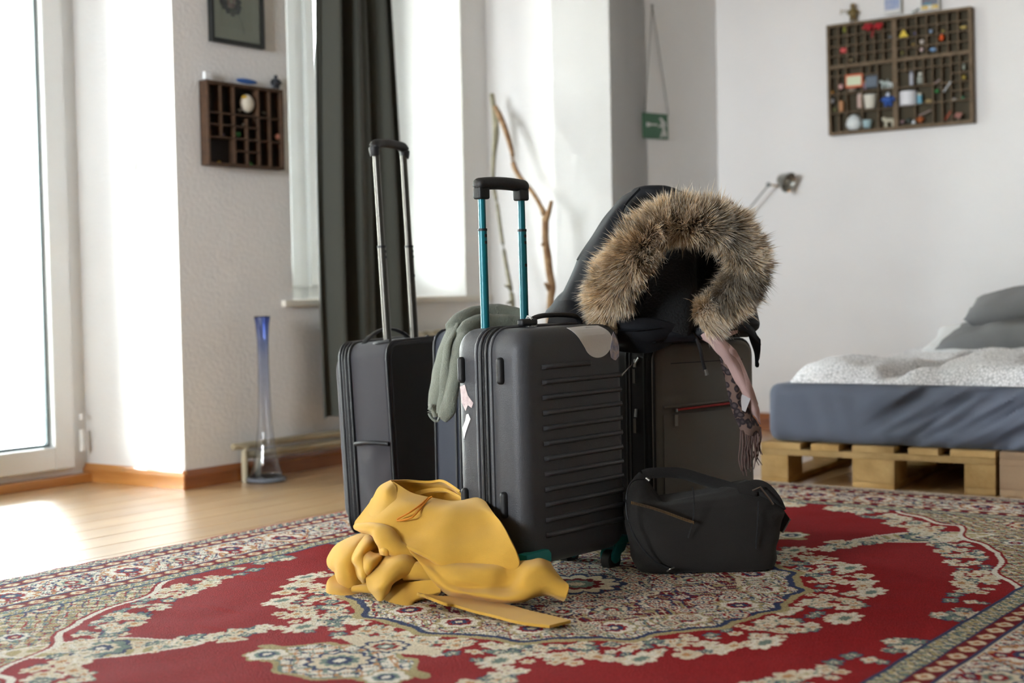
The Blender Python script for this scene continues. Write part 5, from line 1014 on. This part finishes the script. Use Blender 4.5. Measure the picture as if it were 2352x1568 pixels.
for k in range(1, 4): hd.append((.63+.37*k/4, 0, .465, T4)); hd.append((.63+.37*k/4, .49, 1, T4))
vd += [(.058, 0, .61, T4), (.118, 0, .61, T4), (.235, 0, .61, T4), (.352, 0, .61, T4), (.295, .52, .61, T4)]
hd += [(.53, 0, .118, T4), (.52, .235, .352, T4), (.36, 0, .465, T4), (.18, 0, .465, T4)]
for k in range(1, 8): vd.append((.49+.51*k/8, .50 if k in (1,) else (.36 if k == 3 else .18 if k in (5, 6) else .2), .61, T4)) 
vd += [(.49+.51*2/8, 0, .5, T4), (.49+.51*4/8, 0, .2, T4), (.49+.51*5/8, 0, .18, T4), (.49+.51*6/8, 0, .2, T4)]
hd += [(.52, .49, .87, T4), (.36, .49, .87, T4), (.19, .49, 1, T4)]+[(z, .87, 1, T4) for z in (.28, .36, .44, .53)]
case(BC, bw_, bh_, .045, m_case, m_caseback2, vd, hd, fr=.013)
big = [('flower', 1994, 62, 26, 20, '#a01420', 'red_tinsel', 'red tinsel bunch hanging in the top of the large type case, left part', 'decoration', None), ('flower', 2018, 60, 24, 18, '#b01822', 'red_tinsel', 'red tinsel bunch hanging in the top of the large type case, right part', 'decoration', None),
 ('stick', 2004, 78, 3, 16, '#a81c28', 'red_ribbon', 'red ribbon end hanging below the tinsel', 'ribbon', None), ('fig', 1940, 68, 8, 14, '#8a8a2c', 'toy_figure', 'yellow-green toy at the top left of the large type case', 'toy', None),
 ('tri', 2075, 76, 19, 18, '#d0b41c', 'yellow_triangle', 'yellow triangle in the large type case', 'sign', None), ('box', 1938, 116, 12, 11, '#b8302c', 'red_block', 'small red block on the left of the large type case', 'block', '#c03a34'),
 ('ball', 2138, 72, 8, 8, '#8fa4bc', 'glass_marble', 'pale blue marble in the top right quarter of the large type case', 'marble', None), ('egg', 2163, 86, 9, 15, '#d2541c', 'orange_figurine', 'orange drop-shaped figurine in the top right quarter', 'figurine', None),
 ('ball', 2118, 96, 10, 10, '#c4b8b0', 'white_bead', 'upper of two pale round beads in the top right quarter', 'bead', None), ('ball', 2117, 114, 9, 9, '#c0aaa8', 'white_bead', 'lower of two pale round beads in the top right quarter', 'bead', None),
 ('ball', 2143, 114, 15, 9, '#6c93bb', 'blue_toy', 'small blue and white toy on the main shelf of the large type case', 'toy', '#d8dde0'), ('box', 2213, 63, 11, 5, '#b39a45', 'brass_piece', 'flat brass piece at the top right of the large type case', 'charm', None),
 ('ball', 2166, 71, 8, 4, '#a8954a', 'brass_charm', 'brass charm right of the pale blue marble', 'charm', None), ('ball', 2098, 102, 7, 5, '#9a7c3c', 'amber_bead', 'amber bead left of the pale beads', 'bead', None), ('fig', 2072, 121, 6, 9, '#7a7438', 'toy_figure', 'olive toy below the yellow triangle', 'toy', None), ('ball', 1955, 138, 9, 6, '#8a7a5c', 'pebble', 'tan pebble on the main shelf, left half', 'stone', None), ('ball', 2102, 77, 7, 5, '#4a4a86', 'purple_bead', 'purple bead right of the yellow triangle', 'bead', None), ('ball', 2045, 85, 8, 5, '#6a7480', 'grey_bead', 'grey bead by the centre post of the large type case', 'bead', None),
 ('box', 1963, 186, 34, 30, '#c9561f', 'matchbox', 'orange and pale green matchbox in the large type case', 'box', '#c6cfae'), ('box', 2003, 188, 24, 28, '#3a4450', 'dark_badge', 'dark blue card with white print beside the matchbox', 'card', '#4a5664'),
 ('animal', 2031, 192, 14, 22, '#a4b0ac', 'glass_animal', 'left one of the two small glass animals', 'figurine', None), ('animal', 2046, 194, 12, 20, '#c2cac8', 'glass_animal', 'right one of the two small glass animals', 'figurine', None),
 ('tube', 2094, 180, 9, 31, '#a9abb4', 'metal_tube', 'upright silver tube right of the centre post', 'tube', '#8b8d96'), ('bottle', 2114, 180, 15, 24, '#8d9188', 'spool', 'small jar with a white lid beside the silver tube', 'jar', '#d8d6cc'),
 ('ball', 1932, 199, 12, 13, '#b98a88', 'pink_shell', 'pink round shell in the narrow left columns', 'shell', '#e0c8c0'), ('box', 1932, 244, 10, 24, '#a8703c', 'cork_block', 'upright tan cork block in the narrow left columns', 'block', None),
 ('ball', 1913, 232, 9, 12, '#7f7c7c', 'grey_marble', 'grey marble left of the cork block', 'marble', None), ('ball', 1918, 252, 9, 10, '#6e6c46', 'olive_marble', 'olive marble below the grey marble', 'marble', None), ('ball', 1912, 212, 7, 7, '#a87430', 'amber_bead', 'amber bead at the left edge of the large type case', 'bead', None),
 ('tube', 1975, 232, 11, 32, '#c2a79c', 'candle_stub', 'pale pink candle stub left of the white cup', 'candle', '#d0bab0'), ('cup', 1999, 234, 26, 31, '#cfcbbe', 'egg_cup', 'cream tapering cup in the left half of the large type case', 'cup', '#dad6ca'),
 ('fig', 2040, 228, 30, 32, '#2c55a0', 'blue_figurine', 'blue and white porcelain figurine in the large type case', 'figurine', '#c8d0dc'), ('mug', 2087, 227, 33, 32, '#d2d2d6', 'white_mug', 'white straight-sided mug right of the centre post', 'mug', '#dedee2'),
 ('tube', 2113, 226, 10, 24, '#6aa6bc', 'lipstick', 'small pale blue and white tube beside the white mug', 'tube', '#cfc8b4'), ('egg', 1962, 281, 31, 36, '#d4dada', 'white_vase', 'white egg-shaped vase at the bottom left of the large type case', 'vase', '#bcc4c4'),
 ('cup', 1992, 285, 19, 18, '#9ab4b8', 'glass_cup', 'pale blue glass cup beside the white egg-shaped vase', 'cup', '#b8ccc8'), ('animal', 2043, 278, 26, 26, '#b8b4a0', 'porcelain_animal', 'cream porcelain animal on the bottom shelf', 'figurine', '#c4c0ac'),
 ('ball', 2073, 280, 10, 9, '#7c6468', 'dark_bead', 'dark pink bead on the bottom shelf right of the centre post', 'bead', None), ('ball', 2087, 277, 12, 12, '#3c4440', 'dark_stone', 'dark stone on the bottom shelf', 'stone', None), ('tri', 2098, 279, 9, 9, '#c8ccd0', 'silver_heart', 'small silver charm beside the dark stone', 'charm', None),
 ('fig', 2114, 273, 16, 18, '#a85a2c', 'orange_figurine', 'orange toy figure on the bottom shelf', 'toy', '#b5682f'), ('stick', 2123, 260, 22, 10, '#8f7d78', 'pinkish_twig', 'pinkish twig leaning above the orange toy figure', 'twig', None), ('ball', 2133, 232, 15, 8, '#9a8458', 'shell_piece', 'tan shell piece right of the pale blue tube', 'shell', '#b8a880'),
 ('stick', 2175, 200, 13, 20, '#bcc0c4', 'silver_pen', 'slanting silver pen in the right half of the large type case', 'pen', None), ('ball', 2152, 209, 9, 8, '#2f8040', 'green_marble', 'green marble left of the silver pen', 'marble', None), ('stick', 2152, 188, 9, 7, '#9a8884', 'pale_charm', 'pale slanting charm above the green marble', 'charm', None),
 ('ball', 2214, 178, 9, 10, '#a08c3c', 'brass_ball', 'brass ball in the right column of the large type case', 'ball', None), ('bottle', 2214, 153, 6, 12, '#8d9488', 'glass_vial', 'small glass vial in the right column, topmost', 'bottle', None), ('ball', 2211, 224, 9, 5, '#2f7a58', 'green_bead', 'green bead in the right column', 'bead', None), ('ball', 2192, 228, 10, 5, '#a8a29c', 'white_pebble', 'white pebble left of the green bead', 'stone', None),
 ('flower', 2202, 265, 18, 16, '#9a6a60', 'pink_coral', 'pink coral piece at the bottom right of the large type case', 'coral', None), ('stick', 2177, 266, 10, 16, '#a8482c', 'orange_bird', 'orange curved charm left of the pink coral', 'charm', None), ('ball', 1957, 206, 20, 8, '#877a6c', 'flat_stone', 'flat grey stone under the matchbox', 'stone', None), ('tube', 1987, 196, 6, 20, '#8c7484', 'pink_pencil', 'short pinkish stub between matchbox and dark card', 'pencil', '#a8842c')]
for kd, x, y, w, h, c, nm, lb, ct, ex in big: trinket(kd, x, y, w, h, c, nm, lb, ct, 2, .052 if kd in ('tri', 'flower', 'stick') or nm == 'blue_figurine' else .034, ex)
# on top of the large case
pm_ = mat('photo_card', '#d2d2ce', .5, bump=.01)
def card(name, px0, px1, py1, lab, pic, lean=.06):
    p0, p1 = onw(px0, py1[0], 2, .03), onw(px1, py1[1], 2, .03); w = (p1-p0).length; o = empty(name, p0, TH2); tag(o, lab, 'photo'); h = w*1.22
    b = MB().box(0, w, 0, .0015, 0, h).build('card', pm_, o, smooth=False); MB().box(w*.06, w*.94, -.0008, .0004, h*.2, h*.94).build('image', pic, o, smooth=False)
    for c in o.children: c.rotation_euler.x = 0
    return o, w, h
card('instant_photo', 2030, 2069, (34, 28), 'white-bordered bluish instant photo standing on the large type case', mat('photo_sky', '#7f93b8', .4, c2='#a8abc0', vscale=30, bump=.01))
o_, w2_, h2_ = card('picture_card', 2114, 2157, (25, 18), 'colourful picture card standing on the right part of the large type case', mat('photo_colours', '#2f7f94', .4, c2='#6b3a3c', vscale=60, bump=.01))
for k, c in enumerate(('#c9b36a', '#c9a63c', '#d2cfc4', '#cbb46c', '#c9a63c')): MB().box(w2_*(.04+.185*k), w2_*(.04+.185*k+.17), -.001, .0002, h2_*.03, h2_*.19).build('stripe', cmat(c), o_, smooth=False)
trinket('stick', 2102, 25, 12, 6, '#34564a', 'green_clip', 'small dark green clip lying on the large type case between the cards', 'clip', 2, .03)
mk_ = trinket('fig', 1959, 28, 24, 42, '#6b5a2c', 'troll_doll', 'small brown toy creature with a stick arm sitting on the large type case', 'toy', 2, .03, '#7a6636')
MB().tube([(-.012, -.004, .05), (-.03, -.006, .052), (-.052, -.006, .050)], .0018, 7).build('stick', cmat('#8a7a4c'), mk_); MB().tube([(-.052, -.006, .06), (-.056, -.006, .036)], .0022, 7).build('stick_head', cmat('#8a7a4c'), mk_)
MB().ball((0, -.008, .068), .008, 1.2, .5, .7).build('face', cmat('#a58fae'), mk_); MB().ball((-.008, -.008, .04), .006, .8, .4, 1).build('badge', cmat('#b08ac0'), mk_)
# clip lamp on the right wall
lp = wallobj('wall_lamp', 1672, 552, Dc, TH2, 'chrome spot lamp on a thin arm on the wall behind the fur hood', 'lamp'); LO = Vector(lp.location)
def q_(px, py, off): return local(onwall(px, py, Dc, TH2, off), LO, TH2)
mch = mat('lamp_chrome', '#b0b0aa', .38, 1, bump=.02); mcc = mat('lamp_grey', '#8c8e8c', .5, .4, bump=.02)
MB().cyl((0, 0, 0), (0, -.02, 0), .03, 20).build('wall_plate', mcc, lp); MB().tube([(0, -.02, 0), (0, -.07, .02), q_(1700, 505, .08), q_(1766, 424, .09)], .0042, 8).build('arm', mcc, lp)
MB().ball(q_(1765, 424, .09), .012).build('joint', mcc, lp); MB().tube([q_(1765, 424, .09), q_(1792, 427, .10)], .004, 8).build('neck', m_brass, lp)
ctr = Vector(q_(1796, 412, .10)); ax_ = (Vector(q_(1836, 430, .12))-ctr).normalized(); L_ = (Vector(q_(1836, 430, .12))-ctr).length
x_ = ax_.cross(Vector((0, 1, 0))).normalized(); y_ = ax_.cross(x_)
rs = [[ctr+ax_*(t*.062-.020)+(x_*math.cos(a)+y_*math.sin(a))*r for a in np.linspace(0, 2*math.pi, 24, endpoint=False)] for t, r in ((0, .012), (.1, .022), (.35, .030), (.55, .036), (.8, .045), (1, .050), (1, .048), (.6, .034), (.2, .02))]
sh_ = MB().rings(rs, cap=False).build('shade', mch, lp)
MB().ball(ctr+ax_*.02, .015).build('bulb', mat('bulb_glass', '#d8d4c4', .2, bump=.01), lp); MB().ball(Vector(q_(1812, 438, .13)), .006).build('switch', cmat('#c98a2c'), lp)
# tall glass vase
vb = F(612, 1105); vs_ = empty('floor_vase', vb); tag(vs_, 'tall slender blue glass vase standing on the floor by the window wall', 'vase')
sv = vb.y/FPX; hv = (1105-724)*sv
outp = [(45, 0), (46, .012), (40, .03), (30, .10), (23, .2), (17.5, .33), (14.5, .5), (13, .7), (13.5, .85), (16, .95), (19, 1.0)]
prof = [(r*sv, z*hv) for r, z in outp]+[((r-1.6)*sv, z*hv) for r, z in outp[::-1][:-2]]+[(.001, .02*hv)]
def dens(pr, k=4):
    o = []
    for i in range(len(pr)-1):
        for t in range(k): u = t/k; o.append((pr[i][0]*(1-u)+pr[i+1][0]*u, pr[i][1]*(1-u)+pr[i+1][1]*u))
    return o+[pr[-1]]
m_v = bpy.data.materials.new('blue_glass'); m_v.use_nodes = True; n = m_v.node_tree; b = n.nodes['Principled BSDF']; b.inputs['Transmission Weight'].default_value = 1; b.inputs['Roughness'].default_value = .03; b.inputs['IOR'].default_value = 1.45
t = n.nodes.new('ShaderNodeTexCoord'); sx = n.nodes.new('ShaderNodeSeparateXYZ'); mr = n.nodes.new('ShaderNodeMapRange'); mr.inputs[1].default_value = hv*.35; mr.inputs[2].default_value = hv; r_ = n.nodes.new('ShaderNodeValToRGB'); e = r_.color_ramp.elements; e[0].color = (.93, .94, .97, 1); e[1].color = (.26, .36, .74, 1); e.new(.6).color = (.72, .77, .92, 1)
n.links.new(t.outputs['Object'], sx.inputs[0]); n.links.new(sx.outputs[2], mr.inputs[0]); n.links.new(mr.outputs[0], r_.inputs[0]); n.links.new(r_.outputs[0], b.inputs['Base Color'])
MB().lathe(dens(prof), n=40, cap=False).build('glass', m_v, vs_, ang=180)
MB().lathe([(.0005, .001), (44*sv, .001), (46.5*sv, .006), (46*sv, .014), (42*sv, .018), (.0005, .016)], n=40, cap=False).build('foot', mat('foot_glass', '#aab2c0', .1, trans=.6, bump=.01), vs_)
# branches leaning in the corner beside the window
m_br1 = mat('branch_bark_dark', '#6b6654', .85, c2='#8a836c', vscale=40, bump=.5, bscale=90); m_br2 = mat('branch_bark_brown', '#6b4a2c', .8, c2='#927452', vscale=30, bump=.5, bscale=90)
b1 = empty('branch', F(1184, 1045)); tag(b1, 'thin greenish branch leaning in the corner, the left one', 'branch'); O1 = Vector(b1.location)
MB().tube([P(x, y, z)-O1 for x, y, z in ((1129, 216, 6.34), (1136, 262, 6.32), (1139, 305, 6.30), (1134, 360, 6.27), (1133, 420, 6.24), (1142, 470, 6.21), (1152, 540, 6.18), (1163, 610, 6.14), (1173, 665, 6.10), (1178, 705, 6.08), (1183, 850, 6.0))]+[Vector((0, 0, .003))], [.011, .012, .015, .010, .008, .0075, .0075, .0085, .010, .011, .012, .013], 9, sm=4).build('stem', m_br1, b1)
for q in (((1138, 300, 6.3), (1146, 262, 6.28), (1143, 250, 6.26)), ((1172, 660, 6.1), (1160, 655, 6.06)), ((1176, 690, 6.09), (1164, 697, 6.05))): MB().tube([P(*k)-O1 for k in q], [.008]+[.004]*(len(q)-1), 8, sm=2).build('twig', m_br1, b1)
b2 = empty('branch', F(1264, 1052)); tag(b2, 'crooked forked brown branch leaning against the white wall, the right one', 'branch'); O2 = Vector(b2.location)
MB().tube([P(x, y, z)-O2 for x, y, z in ((1138, 246, 6.30), (1150, 270, 6.26), (1165, 310, 6.22), (1176, 350, 6.18), (1180, 380, 6.16), (1198, 412, 6.12), (1222, 440, 6.06), (1240, 470, 6.02), (1252, 500, 6.0), (1253, 550, 5.98), (1258, 590, 5.97), (1262, 625, 5.96), (1268, 660, 5.95), (1264, 700, 5.94), (1262, 850, 5.86))]+[Vector((0, 0, .003))], [.011, .013, .012, .010, .011, .011, .010, .010, .015, .015, .017, .016, .017, .015, .015, .016], 10, sm=4).build('stem', m_br2, b2)
MB().tube([P(x, y, z)-O2 for x, y, z in ((1253, 510, 5.99), (1261, 485, 5.98), (1267, 461, 5.97))], [.014, .011, .008], 9, sm=3).build('fork', m_br2, b2)
for q in (((1254, 560, 5.98), (1244, 562, 5.96)), ((1262, 665, 5.95), (1252, 650, 5.92))): MB().tube([P(*k)-O2 for k in q], [.012, .006], 8, sm=2).build('knot', m_br2, b2)
